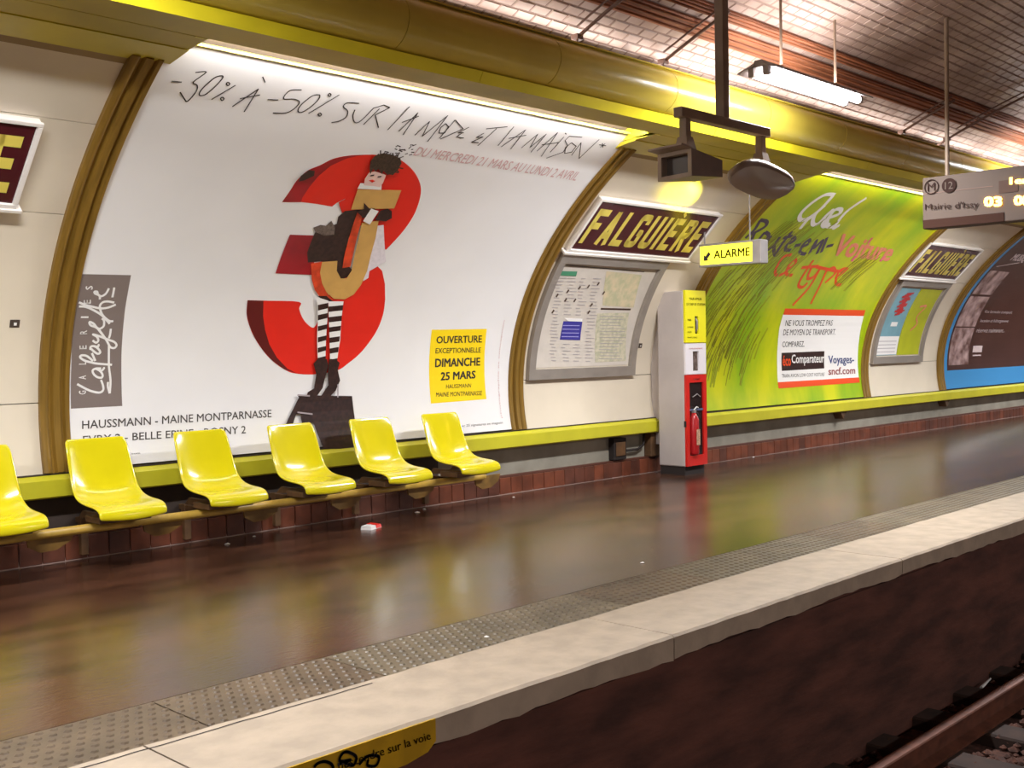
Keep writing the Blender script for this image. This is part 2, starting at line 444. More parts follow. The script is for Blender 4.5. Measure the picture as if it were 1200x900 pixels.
MB().box((XA, 3.0, -.12), (XB, 3.9, -.03)).put('under_slab', pit_m, wp)
tac_m = mat('studded plate', (112, 98, 78), .5, var=.22, scale=4, bump=.1)
tac_d = mat('studded plate brown', (104, 86, 66), .5, var=.25, scale=4, bump=.1)
strip = thing('tactile_strip', 'brownish grey studded warning strip along the platform edge', 'tactile strip', (0, 3.68, 0), kind='structure')
def plate_mesh():
    mb = MB().box((-.396, -.212, -.03), (.396, .212, .001)); R_, N = 8, 15
    for r in range(R_):
        for c in range(N):
            cx = -.396+.792*(c+.5)/N+((.5 if r % 2 else 0)-.25)*.792/N; cy = -.212+.424*(r+.5)/R_
            vs = [(cx+.0165*math.cos(k*PI/3), cy+.0165*math.sin(k*PI/3), .001) for k in range(6)]+[(cx+.010*math.cos(k*PI/3), cy+.010*math.sin(k*PI/3), .0065) for k in range(6)]
            mb.add(vs, [(k, (k+1) % 6, 6+(k+1) % 6, 6+k) for k in range(6)]+[tuple(range(6, 12))])
    return mb.mesh('tactile_plate')
pm = plate_mesh(); pm2 = pm.copy(); pm.materials.append(tac_m); pm2.materials.append(tac_d)
x = 2.405-.8*4
k = 0
while x < 30:
    o = put('tactile_plate', pm2 if k <= 4 or random.random() < .15 else pm, None, strip); o.location = (x, .0, 0); x += .8; k += 1
MB().box((XA, 3.44, -.1), (XB, 3.93, -.012)).put('joint_bed', dark_m, wp)

# yellow warning sign on the edge face
SG = Plane((0, 2.942, 0), (1, 0, 0), (0, 0, 1))
ws = thing('warning_sign', 'yellow warning plate with brown lettering and black scrawl on the platform edge face', 'sign', (1.9, 2.94, -.06))
def rel(o, root):   # keep world placement when parented to a root at a location
    o.location = o.location-root.location; return o
ymust = mat('sign mustard', (206, 160, 18), .5, var=.15, scale=8)
me = MB().add([(1.05, 2.943, -.004), (2.6, 2.943, -.004), (2.6, 2.943, -.085), (2.56, 2.943, -.115), (2.46, 2.943, -.132), (1.05, 2.943, -.132),
               (1.05, 2.951, -.004), (2.6, 2.951, -.004), (2.6, 2.951, -.085), (2.56, 2.951, -.115), (2.46, 2.951, -.132), (1.05, 2.951, -.132)],
              [(0, 1, 2, 3, 4, 5), (11, 10, 9, 8, 7, 6)]+[(i, (i+1) % 6, 6+(i+1) % 6, 6+i) for i in range(6)])
rel(me.put('plate', ymust, ws), ws)
sign_br = mat('sign brown ink', (92, 58, 24), .6)
rel(text('lettering', 'descendre sur la voie', SG, [SG.px(u, v) for u, v in ((396, 892), (503, 857), (505, 866), (396, 903))], .002, sign_br, ws, .004), ws)
gr = [crop(p, 340, 830, 6) for p in ([(165, 412), (190, 385), (240, 372), (285, 390), (300, 420)],
      [(330, 395), (420, 360), (345, 370), (360, 320), (400, 305), (460, 340), (440, 400), (380, 380)],
      [(480, 395), (520, 350), (560, 330), (620, 340), (600, 400), (540, 400), (545, 360)])]
rel(strokes('scrawl', SG, [pxs(SG, g) for g in gr], .011, .004, black_m, ws), ws)

# ---- track: rails, sleepers, stones
rail_m = mat('rail', (112, 66, 48), .5, metal=.35, var=.3, scale=10)
def rail(y, label):
    P = [(-.07, 0), (.07, 0), (.07, .012), (.012, .03), (.012, .10), (.034, .112), (.034, .14), (.028, .146), (-.028, .146), (-.034, .14), (-.034, .112), (-.012, .10), (-.012, .03), (-.07, .012)]
    o = MB().sweep_x([(y+a, -1.02+b) for a, b in P], XA, XB).put('rail', rail_m); auto_smooth(o)
    return tag(o, label, 'rail')
rail(2.60, 'rusty running rail nearest the pale platform edge')
rail(1.165, 'rusty running rail farther from the pale platform edge')
sl_m = mat('sleeper', (58, 38, 28), .85, var=.4, scale=6)
sm = MB().box((-.12, -1.2, -.1), (.12, 1.2, 0)).mesh('sleeper', bevel=.012, seg=1); sm.materials.append(sl_m)
for i in range(20):
    o = put('sleeper', sm, None); o.location = (3.0+i*.62, 1.88, -1.022)
    tag(o, 'dark wooden sleeper under the rails, half sunk in ballast', 'sleeper', 'sleepers under the near track')
st = MB(); ico = [(0, 0, 1), (.9, 0, .4), (.28, .85, .4), (-.72, .53, .4), (-.72, -.53, .4), (.28, -.85, .4), (0, 0, -.6)]
icf = [(0, 1, 2), (0, 2, 3), (0, 3, 4), (0, 4, 5), (0, 5, 1), (6, 2, 1), (6, 3, 2), (6, 4, 3), (6, 5, 4), (6, 1, 5)]
for i in range(6500):
    r = random.uniform(.018, .042); x = random.uniform(3, 15); y = random.uniform(.4, 2.93); a = random.random()*6
    if abs(y-2.6) < .09 or abs(y-1.165) < .09: continue
    z = -1.095+random.uniform(0, .05)
    st.add([(x+r*(p[0]*math.cos(a)-p[1]*math.sin(a))*random.uniform(.8, 1.3), y+r*(p[0]*math.sin(a)+p[1]*math.cos(a)), z+r*p[2]) for p in ico], icf)
me = bpy.data.meshes.new('ballast_stones'); me.from_pydata([tuple(v) for v in st.v], [], st.f)
tag(put('ballast_stones', me, ballast_m), 'dark brown crushed stones between the rails', 'ballast', kind='stuff')

# ================================================================ POSTERS
def frame_arch(x0, w_, parent, loc, s1=None, flip=False):
    cs = [(0, -.01), (0, .030), (.018, .044), (.044, .040), (.056, .020), (.070, .020), (.080, .042), (.122, .044), (.132, .018), (.148, .018), (.158, .038), (.182, .040), (.19, .03), (.19, -.01)]
    cs = [(a*w_/.19, b) for a, b in cs]
    if flip: cs = [(w_-a, b) for a, b in cs][::-1]
    n = 30; vs = []; fs = []; s1 = s1 or S(2.99)
    for i in range(n+1):
        q = s1*i/n
        vs += [WALL.P(x0+a, q, b) for a, b in cs]
    m_ = len(cs)
    for i in range(n):
        for j in range(m_): fs.append((i*m_+j, i*m_+(j+1) % m_, (i+1)*m_+(j+1) % m_, (i+1)*m_+j))
    fs += [tuple(range(m_))[::-1], tuple(range(n*m_, n*m_+m_))]
    o = MB(loc).add(vs, fs).put('arch', ochre, parent); o.location = (0, 0, 0); return auto_smooth(o, .9)
FR_LABELS = {1: 'bronze arched frame around the white sale poster with the red numeral',
             2: 'bronze arched frame around the green poster with white lettering',
             3: 'bronze arched frame around the blue bordered dark poster'}
for i, (a, b) in enumerate(POST):
    if i == 0 or i > 3: continue
    loc = (a, 7.03, .6)
    fr = thing('poster_frame', FR_LABELS[i], 'frame', loc)
    frame_arch(a-.19, .19, fr, loc); frame_arch(b, .19, fr, loc, flip=True)
SO = .016          # how proud the poster sheets stand
def poster_root(i, label, m_):
    a, b = POST[i]
    t = thing('advertising_poster', label, 'poster', (a, 7.02, .6))
    o = sheet_on(WALL, a, b, .012, S(3.06), SO, .012, 40); o.o = Vector((a, 7.02, .6))
    o = o.put('sheet', m_, t); o.location = (0, 0, 0); auto_smooth(o)
    return t
def D_(root, o): o.location = -root.location; return o
class Lay:      # a surface lifted by the sheet
    def __init__(s, surf, off): s.s, s.off = surf, off
    def P(s, a, b, off=0): return s.s.P(a, b, off+s.off)
    def px(s, u, v): return s.s.px(u, v)
PW = Lay(Vault(SO), 0)
paper = mat('poster paper', (236, 232, 230), .34, var=.03, scale=1.3, bump=.03, bscale=5)
p1 = poster_root(1, 'large white sale poster with giant red numeral three and striped stockings', paper)
red = mat('print red', (226, 40, 26), .35, var=.04, scale=5); dred = mat('print dark red', (150, 14, 26), .35, var=.35, scale=3)
maroon = mat('print maroon', (96, 22, 20), .4); inkb = mat('print near black', (52, 30, 26), .4, var=.4, scale=30)
gold = mat('print gold', (206, 160, 88), .4, var=.08, scale=6); orange = mat('print orange red', (216, 70, 34), .4, var=.3, scale=12)
skin = mat('print skin', (232, 196, 186), .4); hair = mat('print hair', (70, 50, 38), .5, var=.5, scale=60)
fur = mat('print fur', (110, 94, 86), .5, var=.4, scale=50)
def A(pts): return pxs(PW, crop(pts, 270, 160, 4.736))
def B(pts): return pxs(PW, crop(pts, 270, 330, 4.5))
def D(pts): return pxs(PW, crop(pts, 180, 70, 4))
def E(pts): return pxs(PW, crop(pts, 450, 110, 4))
lay = [0]
def dp(name, poly, m_, root=p1, label=None, lvl=None):
    lay[0] += 1
    off = .0006*(lvl if lvl else lay[0])
    return D_(root, decal(name, PW, [poly] if not isinstance(poly[0], list) else poly, off, m_, root, label=label))
def sm(p, i, j): return p[:i]+smooth_path(p[i:j+1], 4)+p[j+1:]
up = A(sm([(287,360),(330,300),(370,240),(430,185),(500,155),(570,120),(650,103),(740,97),(830,99),(920,115),(980,150),(1030,205),(1057,270),(1055,330),(1030,410),(990,480),(940,545),(865,625),(850,620),(850,500),(720,490),(690,410),(620,420),(605,375),(640,340),(590,365),(565,385),(480,370),(395,360)], 0, 17))
dp('numeral_print', up, red, label='upper curve of the red numeral')
dp('numeral_side_print', A([(287,360),(330,300),(370,240),(430,185),(500,155),(570,120),(650,103),(740,97),(700,105),(650,116),(560,157),(490,215),(440,275),(400,335),(393,360)]), dred)
lowp = B(sm(sm([(90,95),(85,170),(100,230),(125,290),(170,360),(220,415),(280,460),(340,483),(440,488),(560,468),(620,430),(680,380),(730,320),(775,250),(805,170),(816,90),(815,10),(800,-60),(770,-90),(620,-60),(520,60),(470,190),(440,240),(405,222),(378,185),(362,140),(362,104),(200,98)], 21, 27), 0, 15))
dp('numeral_print', lowp, red, label='lower curve of the red numeral')
dp('numeral_side_print', B([(90,95),(85,170),(100,230),(125,290),(170,360),(220,415),(280,460),(350,484),(300,458),(245,400),(205,330),(182,250),(172,180),(174,98)]), maroon)
dp('numeral_bar_print', A([(330,540),(480,545),(460,765),(250,755)]), dred)
dp('dress_print', A([(680,400),(735,402),(740,440),(700,470),(655,560),(635,650),(640,700),(700,760),(610,790),(585,740),(500,688),(430,695),(425,640),(455,560),(470,525),(530,500),(590,480),(598,440),(640,405)]), inkb)
dp('fur_print', A([(460,500),(500,485),(530,490),(560,462),(580,500),(575,540),(520,545),(470,525)]), fur)
dp('arm_print', A([(600,360),(640,340),(720,285),(700,400),(620,410)]), red)
dp('coat_print', A([(810,490),(850,485),(862,690),(770,742),(765,780),(735,798),(740,700),(780,600)]), mat('print white cloth', (226, 216, 220), .4, var=.08, scale=30))
dp('letter_side_print', A([(705,410),(735,415),(722,480),(665,718),(620,725),(632,650),(668,520)]), orange)
dp('letter_side_print', A([(445,700),(510,688),(500,750),(510,815),(540,870),(570,905),(530,895),(490,880),(465,845),(450,790)]), orange)
dp('letter_side_print', A([(480,880),(530,880),(560,905),(590,915),(520,910)]), inkb)
dp('letter_print', A([(728,472),(822,460),(803,560),(778,650),(757,740),(722,820),(682,872),(632,899),(572,896),(532,862),(507,812),(495,750),(507,690),(592,684),(588,740),(610,782),(642,782),(670,740),(690,640),(710,560)]), gold, label='gold stem of the printed letter')
dp('letter_print', A([(705,287),(948,290),(908,392),(668,398)]), gold, label='gold top bar of the printed letter')
dp('collar_print', A([(720,250),(838,262),(836,288),(703,282)]), white_m)
dp('face_print', A([(768,192),(800,185),(862,205),(845,250),(828,272),(790,266),(738,262),(745,225)]), skin)
dp('hair_print', A([(770,180),(775,130),(800,98),(850,82),(900,92),(942,112),(948,140),(930,175),(900,205),(868,200),(850,178),(838,200),(820,170),(805,185),(790,170),(775,200)]), hair)
hp = []
for i in range(60):
    a_ = random.uniform(-2.6, .9); c_ = (865+random.uniform(-55, 45), 150+random.uniform(-30, 30)); l_ = random.uniform(25, 60)
    hp.append(A([c_, (c_[0]+l_*math.cos(a_), c_[1]+l_*math.sin(a_))]))
D_(p1, strokes('hair_strand_print', PW, hp, .01, .0006*19, hair, p1))['kind'] = 'stuff'
dp('lips_print', A([(765,235),(785,230),(802,238),(785,246)]), red)
D_(p1, strokes('eye_print', PW, [A([(775,208),(795,204)]), A([(815,214),(835,212)])], .012, .0006*20, inkb, p1))
dp('glove_print', A([(738,358),(768,390),(800,392),(775,430),(735,445),(700,410),(740,392)]), inkb)
dp('glove_print', A([(830,402),(870,392),(893,405),(893,445),(860,462),(800,456)]), inkb)
dp('glove_print', A([(375,240),(388,208),(432,176),(466,180),(462,208),(405,234)]), inkb)
dp('paper_print', A([(778,390),(820,405),(770,480),(733,460)]), white_m)
# legs
def lerp(a, b, t): return a+(b-a)*t
dp('stocking_print', B([(452,75),(512,95),(506,200),(500,290),(496,400),(455,400),(452,290),(458,180)]), white_m)
dp('stocking_print', B([(512,98),(592,98),(580,200),(574,300),(558,410),(520,410),(518,300),(514,200)]), white_m)
dk = []
for y0, y1 in ((112,142),(166,194),(226,252),(285,312),(341,367),(395,415)): dk.append(B([(lerp(457,455,(y0-75)/330),y0+5),(lerp(512,497,(y0-75)/330),y0-6),(lerp(512,497,(y1-75)/330),y1-8),(lerp(457,455,(y1-75)/330),y1+5)]))
for y0, y1 in ((122,150),(178,206),(232,258),(288,316),(345,373),(405,420)): dk.append(B([(lerp(511,520,(y0-95)/320),y0+4),(lerp(592,558,(y0-95)/320),y0-4),(lerp(592,558,(y1-95)/320),y1-4),(lerp(511,520,(y1-95)/320),y1+4)]))
dp('stocking_stripes', dk, inkb)
dp('boot_print', [B([(432,430),(455,405),(503,405),(510,440),(500,480),(480,560),(452,600),(395,602),(402,582),(435,562),(447,485)])], inkb)
dp('boot_print', [B([(515,405),(545,405),(570,425),(560,465),(572,520),(550,572),(520,605),(470,605),(510,545),(507,480)])], inkb)
dp('stool_print', B([(345,598),(470,600),(635,603),(650,730),(655,885),(485,885),(430,745),(370,748),(362,700),(340,700),(322,755),(285,755),(355,610)]), inkb)
D_(p1, strokes('stool_rung_print', PW, [B([(345,597),(410,602)]), B([(345,690),(425,700)]), B([(558,540),(558,610)])], .012, .0006*36, mat('print lilac', (170, 156, 158), .4), p1))
# handwriting
hw = [D(p) for p in ([(85,97),(133,100)], [(197,55),(248,53),(187,100),(205,115),(200,145),(160,190),(145,178),(125,147)],
    [(325,70),(290,78),(230,130),(215,160),(240,160),(280,130),(322,85),(325,70)], [(385,115),(272,182)], [(350,100),(358,108),(350,117),(342,108),(350,100)], [(323,170),(331,178),(323,187),(315,178),(323,170)],
    [(512,75),(524,102)], [(535,182),(585,184)], [(695,137),(640,140),(610,178),(660,180),(685,195),(660,225),(620,245),(560,245)],
    [(780,160),(745,165),(690,210),(678,238),(700,240),(740,215),(775,180),(780,160)], [(872,160),(727,248)], [(826,152),(833,160),(826,168),(819,160),(826,152)], [(780,244),(788,252),(780,260),(772,252),(780,244)],
    [(965,200),(910,198),(890,215),(910,235),(905,262),(875,282),(835,290)], [(945,230),(935,260),(945,290),(975,280),(1035,220)])]
hs = [D(p) for p in ([(370,215),(492,133),(425,240)], [(405,178),(500,160)], [(1060,225),(985,300)], [(1035,222),(1080,208),(1108,220),(1040,255),(1055,315)])]
hs += [E(p) for p in ([(122,55),(18,165)], [(70,172),(160,85),(90,188)], [(85,130),(165,100)], [(145,190),(215,125),(180,195),(300,98),(205,220)],
    [(290,135),(266,155),(258,180),(285,180),(303,150),(290,135)], [(335,118),(260,205)], [(335,118),(372,160),(265,208)], [(400,152),(350,178),(375,178)], [(372,176),(340,198),(375,203)],
    [(470,180),(435,200),(465,198),(412,222),(445,225)], [(530,158),(440,240)], [(480,160),(580,150)], [(610,150),(535,240)], [(550,245),(665,165),(595,255)], [(585,205),(668,190)],
    [(645,250),(722,185),(685,248),(762,185),(690,270)], [(718,265),(815,178),(738,290)], [(740,235),(820,225)], [(845,198),(780,270)], [(850,180),(856,186)],
    [(930,200),(870,195),(850,215),(862,240),(840,270),(762,298)], [(880,225),(852,248),(848,275),(880,270),(902,242),(880,225)], [(880,285),(925,225),(915,300),(1010,210)],
    [(1010,235),(1042,240)], [(1015,247),(1038,230)], [(1025,228),(1027,248)])]
hw = hw[:15]
words = [(hw[:6], hs[:0]), ([hw[6]], hs[0:2]), (hw[7:13], []), (hw[13:15], hs[2:4])]
words += [([], hs[4:7]), ([], hs[7:14]), ([], hs[14:18]), ([], hs[18:21]), ([], hs[21:])]
for round_, straight in words:
    poly = []
    for p in round_: poly += ribbon(smooth_path(p), .008)
    for p in straight: poly += ribbon(p, .008)
    D_(p1, decal('handwritten_word', PW, poly, .002, black_m, p1, step=0))
sp = []
for i in range(26):
    cx, cy = random.gauss(925, 45), random.gauss(62, 24); a = random.uniform(-.9, .5); l = random.uniform(8, 26)
    sp.append(A([(cx, cy), (cx+l*math.cos(a), cy+l*math.sin(a))]))
D_(p1, strokes('hair_sprig_print', PW, sp, .009, .0006*40, inkb, p1))['kind'] = 'stuff'
pinkink = mat('pale red ink', (214, 172, 170), .5)
Q = lambda *p: [PW.px(u, v) for u, v in p]
def T(s, q, off=.002, m_=black_m, bold=0, root=p1, name='lettering', label=None): return D_(root, text(name, s, PW, Q(*q), off, m_, root, bold, label))
T('DU MERCREDI 21 MARS AU LUNDI 2 AVRIL', ((492,171),(682,201),(674,211),(484,181)), m_=pinkink)
greyink = mat('grey ink', (84, 76, 72), .5)
T('HAUSSMANN - MAINE MONTPARNASSE', ((96,493),(318,480),(318,489),(96,503)), m_=greyink, bold=.008)
T('EVRY 2 - BELLE EPINE - ROSNY 2', ((97,511),(288,499),(288,508),(97,520)), m_=greyink, bold=.008)
T('www.galerieslafayette.com', ((98,534),(164,530),(164,533),(98,537)), m_=greyink)
T('avec 25 signatures en magasin', ((537,498),(589,494),(589,497.5),(537,502)), m_=greyink)
T('photographie et conception', ((587,490),(590,375),(592,375),(589,490)), m_=pinkink)
ysq = mat('print yellow', (250, 214, 24), .4)
D_(p1, decal('yellow_block_print', PW, [Q((506,386),(570.5,385),(570,467.7),(505,473))], .001, ysq, p1))
def cq(p): return [(480+x/6.43, 370+y/6.43) for x, y in p]
for s, p, b in (('OUVERTURE', [(203,152),(545,145),(543,200),(200,208)], .02), ('EXCEPTIONNELLE', [(197,242),(537,237),(535,275),(193,282)], .01), ('DIMANCHE', [(193,322),(532,312),(530,375),(190,388)], .03),
                ('25 MARS', [(235,425),(497,412),(495,472),(232,488)], .03), ('HAUSSMANN', [(275,517),(463,510),(460,540),(273,550)], .005), ('MAINE MONTPARNASSE', [(200,578),(545,565),(543,600),(197,612)], .005)):
    T(s, cq(p), .0025, black_m, b)
# grey script block
def G(pts): return pxs(PW, crop(pts, 80, 310, 5.3))
gb = mat('print taupe', (128, 114, 108), .4)
D_(p1, decal('grey_block_print', PW, [G([(62,55),(390,62),(372,160),(352,280),(338,420),(330,560),(330,720),(335,878),(16,895),(20,600)])], .001, gb, p1))
def GU(pts): return pxs(PW, crop(pts, 84, 322, 11.25))
def GV(pts): return pxs(PW, crop(pts, 84, 396, 11.25))
for nm_, paths in (('l', [GV([(70,605),(140,645),(230,690),(320,715),(380,715),(415,680),(410,620),(385,550)])]),
                   ('a', [GV([(385,400),(320,400),(275,425),(290,475),(340,515),(395,520),(405,480),(370,430),(320,405)]), GV([(370,435),(405,420),(430,385)])]),
                   ('f', [GV([(280,300),(200,235),(130,225),(110,250),(160,290),(240,315),(340,335),(530,350)]), GV([(310,300),(265,195)])]),
                   ('a', [GV([(250,135),(300,180),(345,205),(375,185),(350,140),(300,105),(250,110),(245,150)]), GV([(300,105),(345,110),(355,80)])]),
                   ('y', [GU([(275,860),(320,890),(350,860),(330,810),(280,780),(380,810),(480,850),(560,880),(590,925),(560,960),(510,950),(480,900),(440,830),(340,700)])]),
                   ('e', [GU([(440,830),(340,700),(250,660),(235,615),(290,640),(330,690),(370,705),(420,670),(425,600),(400,570)])]),
                   ('tt', [GU([(95,355),(180,390),(280,415),(380,435),(480,425),(580,385)]), GU([(95,410),(180,415),(280,455),(400,530),(500,640)]), GU([(545,605),(490,600),(410,530),(375,450),(375,390),(420,350),(490,345),(560,360)])]),
                   ('e', [GU([(370,315),(365,265),(310,240),(300,215),(335,215),(345,250),(390,275),(450,240),(490,170)])]),
                   ('accent', [GU([(560,160),(550,220),(535,290)])]),
                   ('tail', [GU([(515,705),(505,780),(490,830)]), GV([(490,90),(488,240),(490,380),(510,560),(500,730)]), GV([(500,730),(475,640),(478,580)])])):
    D_(p1, strokes('script_letter', PW, paths, .015, .002, white_m, p1))
for ch, (x, y) in zip('GALERIES', ((84+140/11.25, 396+720/11.25), (84+140/11.25, 396+520/11.25), (84+142/11.25, 396+325/11.25), (84+148/11.25, 396+120/11.25), (84+155/11.25, 322+755/11.25), (84+170/11.25, 322+552/11.25), (84+205/11.25, 322+350/11.25), (84+230/11.25, 322+165/11.25))):
    if ch == 'I': D_(p1, strokes('lettering', PW, [pxs(PW, [(x-4.5, y), (x+4.5, y)])], .012, .002, white_m, p1)); continue
    T(ch, [(x-4.2, y+2.2), (x-4.2, y-2.2), (x+4.2, y-2.6), (x+4.2, y+2.0)], .002, white_m, .02)

# ---- green poster
def green_mat():
    M = mat('print green', (140, 178, 8), .34, rgb2=(206, 206, 4), scale=1.1, stretch=(1.6, .5, .7), detail=7)
    return M
p2 = poster_root(2, 'large yellow-green poster with white, violet and red brush lettering', green_mat())
def G2(pts): return pxs(PW, crop(pts, 870, 210, 5.624))
violet = mat('print violet', (74, 58, 84), .4); redo = mat('print vermilion', (232, 76, 24), .4); rose = mat('print rose', (222, 128, 104), .4); rose2 = mat('print magenta', (214, 92, 122), .4)
D_(p2, strokes('brush_lettering', PW, [G2(p) for p in ([(610,100),(545,100),(450,160),(385,225),(385,265),(440,250),(520,190),(600,105)], [(380,325),(430,265),(490,225)], [(545,170),(480,230),(465,290),(500,290),(560,230),(600,195)], [(560,250),(530,290),(545,310),(575,290)],
   [(575,250),(640,225),(650,195),(610,200),(565,260),(560,305),(600,310)], [(820,120),(700,200),(640,265),(605,318),(640,300)])], .058, .002, white_m, p2, label='white brush lettering'))
D_(p2, strokes('brush_lettering', PW, [G2(p) for p in ([(120,265),(80,330),(20,385)], [(115,265),(160,275),(150,310),(60,360)], [(80,355),(60,400)], [(150,345),(110,395),(105,420),(150,405),(175,365),(150,345)], [(190,370),(150,440),(155,470),(210,430),(250,375)], [(245,380),(210,440),(215,495),(240,490)],
   [(330,340),(250,440),(220,495)], [(270,385),(330,370)], [(310,420),(345,400),(340,380),(300,420),(285,460),(320,465)], [(345,435),(385,428)], [(400,440),(440,420),(440,395),(400,430),(380,480),(420,490)], [(440,490),(490,400),(475,450),(530,400),(490,490)], [(520,480),(560,380)], [(555,440),(600,430)])], .048, .002, violet, p2, label='violet brush lettering'))
D_(p2, text('brush_lettering', 'Voiture', PW, G2([(665,355),(1030,425),(965,540),(575,500)]), .002, rose, p2, .03, 'rose brush lettering'))
D_(p2, strokes('dot_print', PW, [G2(p) for p in ([(835,400),(852,398)], [(725,520),(742,520)], [(915,520),(930,522)])], .09, .003, rose2, p2))
D_(p2, strokes('brush_lettering', PW, [G2(p) for p in ([(325,495),(270,510),(220,590),(225,630),(270,620),(290,600)], [(300,590),(345,560),(350,525),(310,560),(290,620),(330,630)], [(470,530),(420,600),(370,690),(395,710),(430,680)], [(390,580),(500,570)], [(455,580),(430,650),(470,640),(510,590),(440,710),(330,830)],
   [(560,590),(510,700),(450,820)], [(560,600),(600,580),(610,620),(545,680)], [(610,650),(690,590),(640,600),(615,680),(650,695)], [(490,575),(640,605),(690,590)])], .044, .002, redo, p2, label='vermilion brush lettering'))
dol = mat('print olive brown', (128, 124, 18), .45)
br = []
for i in range(170):
    x = random.uniform(10.05, 11.15); q = random.uniform(.25, 2.1); l = random.uniform(.15, .5)
    br.append([(x, q), (x+l*.18, q+l*.5), (x+l*.45, q+l)])
for i in range(34):
    x = 12.55+random.uniform(0, .45); q = 1.48+random.uniform(0, .3); br.append([(x, q), (x+.12, q+.2), (x+.3, q+.42)])
D_(p2, strokes('brushwork_print', PW, br, .011, .0012, dol, p2, smooth=False))['kind'] = 'stuff'
D_(p2, strokes('brushwork_print', PW, [[(a+.3, b) for a, b in p] for p in br[:60:2]], .03, .0008, mat('print leaf', (150, 160, 10), .4), p2, smooth=False))['kind'] = 'stuff'
def G3(pts): return pxs(PW, crop(pts, 900, 350, 7.5))
D_(p2, decal('text_panel_print', PW, [G3([(133,132),(842,150),(815,260),(795,400),(798,700),(85,738),(80,600),(85,400),(100,250)])], .0018, white_m, p2))
D_(p2, decal('red_band_print', PW, [G3([(150,83),(858,98),(840,150),(133,138)])], .0025, redo, p2))
D_(p2, decal('red_band_print', PW, [G3([(85,735),(798,692),(806,738),(92,790)])], .0025, redo, p2))
def T3(s, p, m_=black_m, bold=0, off=.0035): return D_(p2, text('lettering', s, PW, G3(p), off, m_, p2, bold))
T3('NE VOUS TROMPEZ PAS', [(158,185),(572,185),(562,235),(148,238)]); T3('DE MOYEN DE TRANSPORT.', [(138,268),(598,265),(590,315),(130,320)]); T3('COMPAREZ.', [(125,375),(320,372),(318,420),(122,425)])
D_(p2, decal('logo_block_print', PW, [G3([(118,475),(495,460),(493,612),(120,635)])], .0025, inkb, p2))
T3('éco', [(125,500),(200,500),(200,590),(128,592)], redo, .03); T3('Comparateur', [(205,490),(492,482),(490,585),(208,592)], white_m, .02)
T3('Voyages-', [(528,500),(755,495),(755,590),(532,592)], mat('print blue', (40, 60, 120), .4), .02); T3('sncf.com', [(528,605),(765,598),(765,660),(530,672)], mat('print wine', (150, 60, 60), .4), .02)
T3('TRAIN AVION LOW COST VOITURE', [(118,662),(495,650),(493,680),(120,695)], greyink)

# ---- third poster: blue border, dark interior
p3 = poster_root(3, 'dark poster with sky-blue border and sepia photographs, at the far right', mat('print sky blue', (64, 140, 196), .3))
a0, a1 = POST[3]
dk3 = mat('print umber', (74, 46, 40), .3, var=.12, scale=2)
sL = WALL.px(1112, 437)[1]
D_(p3, decal('dark_field_print', PW, [rect(a0+.16, a1-.16, .30, S(2.98)-.05)], .001, dk3, p3))
sep = mat('print sepia', (190, 160, 156), .35, rgb2=(98, 66, 60), scale=5, detail=8)
for i, (b0, b1) in enumerate(((.38, .98), (1.0, 1.52), (1.56, 2.0))):
    D_(p3, decal('photo_print', PW, [rect(a0+.22, a0+.98, b0, b1)], .002, sep, p3))
for s, x0, x1, b in (('PLUS', a0+.95, a0+1.5, 2.42), ('MUSIQUE', a0+.55, a0+1.35, 2.2)):
    D_(p3, text('lettering', s, PW, rectq(x0, x1, b, b+.16), .003, mat('print pale rose', (206, 186, 184), .4), p3, .03))
D_(p3, strokes('rule_print', PW, [[(a0+.3, 2.08), (a0+1.0, 2.2)]], .012, .003, MATS['print pale rose'], p3))
for i, s in enumerate(('Vos formules transport,', 'location et hébergement', 'réservez maintenant...')):
    D_(p3, text('lettering', s, PW, rectq(a0+1.1, a0+2.3, 1.22-i*.16, 1.29-i*.16), .003, MATS['print pale rose'], p3, .01))
D_(p3, decal('logo_print', PW, [rect(a0+1.12, a0+1.5, .57, .68)], .003, MATS['print pale rose'], p3))
D_(p3, strokes('logo_rule_print', PW, [[(a0+1.14, .52), (a0+1.48, .52)]], .02, .003, MATS['print pale rose'], p3))

# ================================================================ STATION SIGNS AND NOTICE FRAMES
maroon_m = mat('enamel maroon', (74, 20, 26), .22); lemon = mat('enamel yellow', (226, 206, 92), .3)
T_ = .19; W_ = .58
def letter(ch):
    t = T_/2; w_ = W_
    c = {'F': [[(t, 0), (t, 1)], [(t, 1-t), (w_, 1-t)], [(t, .52), (w_*.85, .52)]],
         'A': [[(t, 0), (w_/2, 1-t*.4)], [(w_/2, 1-t*.4), (w_-t, 0)], [(w_*.25, .28), (w_*.75, .28)]],
         'L': [[(t, 1), (t, 0)], [(t, t), (w_*.95, t)]],
         'G': [[(w_-t, .70), (w_-t, .88), (w_-.14, 1-t), (.14, 1-t), (t, .88), (t, .12), (.14, t), (w_-.14, t), (w_-t, .12), (w_-t, .45), (w_*.55, .45)]],
         'U': [[(t, 1), (t, .14), (.14, t), (w_-.14, t), (w_-t, .14), (w_-t, 1)]],
         'I': [[(t, 0), (t, 1)]],
         'E': [[(t, 0), (t, 1)], [(t, 1-t), (w_*.9, 1-t)], [(t, .52), (w_*.8, .52)], [(t, t), (w_*.9, t)]],
         'R': [[(t, 0), (t, 1)], [(t, 1-t), (w_-.16, 1-t), (w_-t, .88), (w_-t, .62), (w_-.16, .5), (t, .5)], [(w_*.45, .5), (w_-t, 0)]]}
    return c[ch]
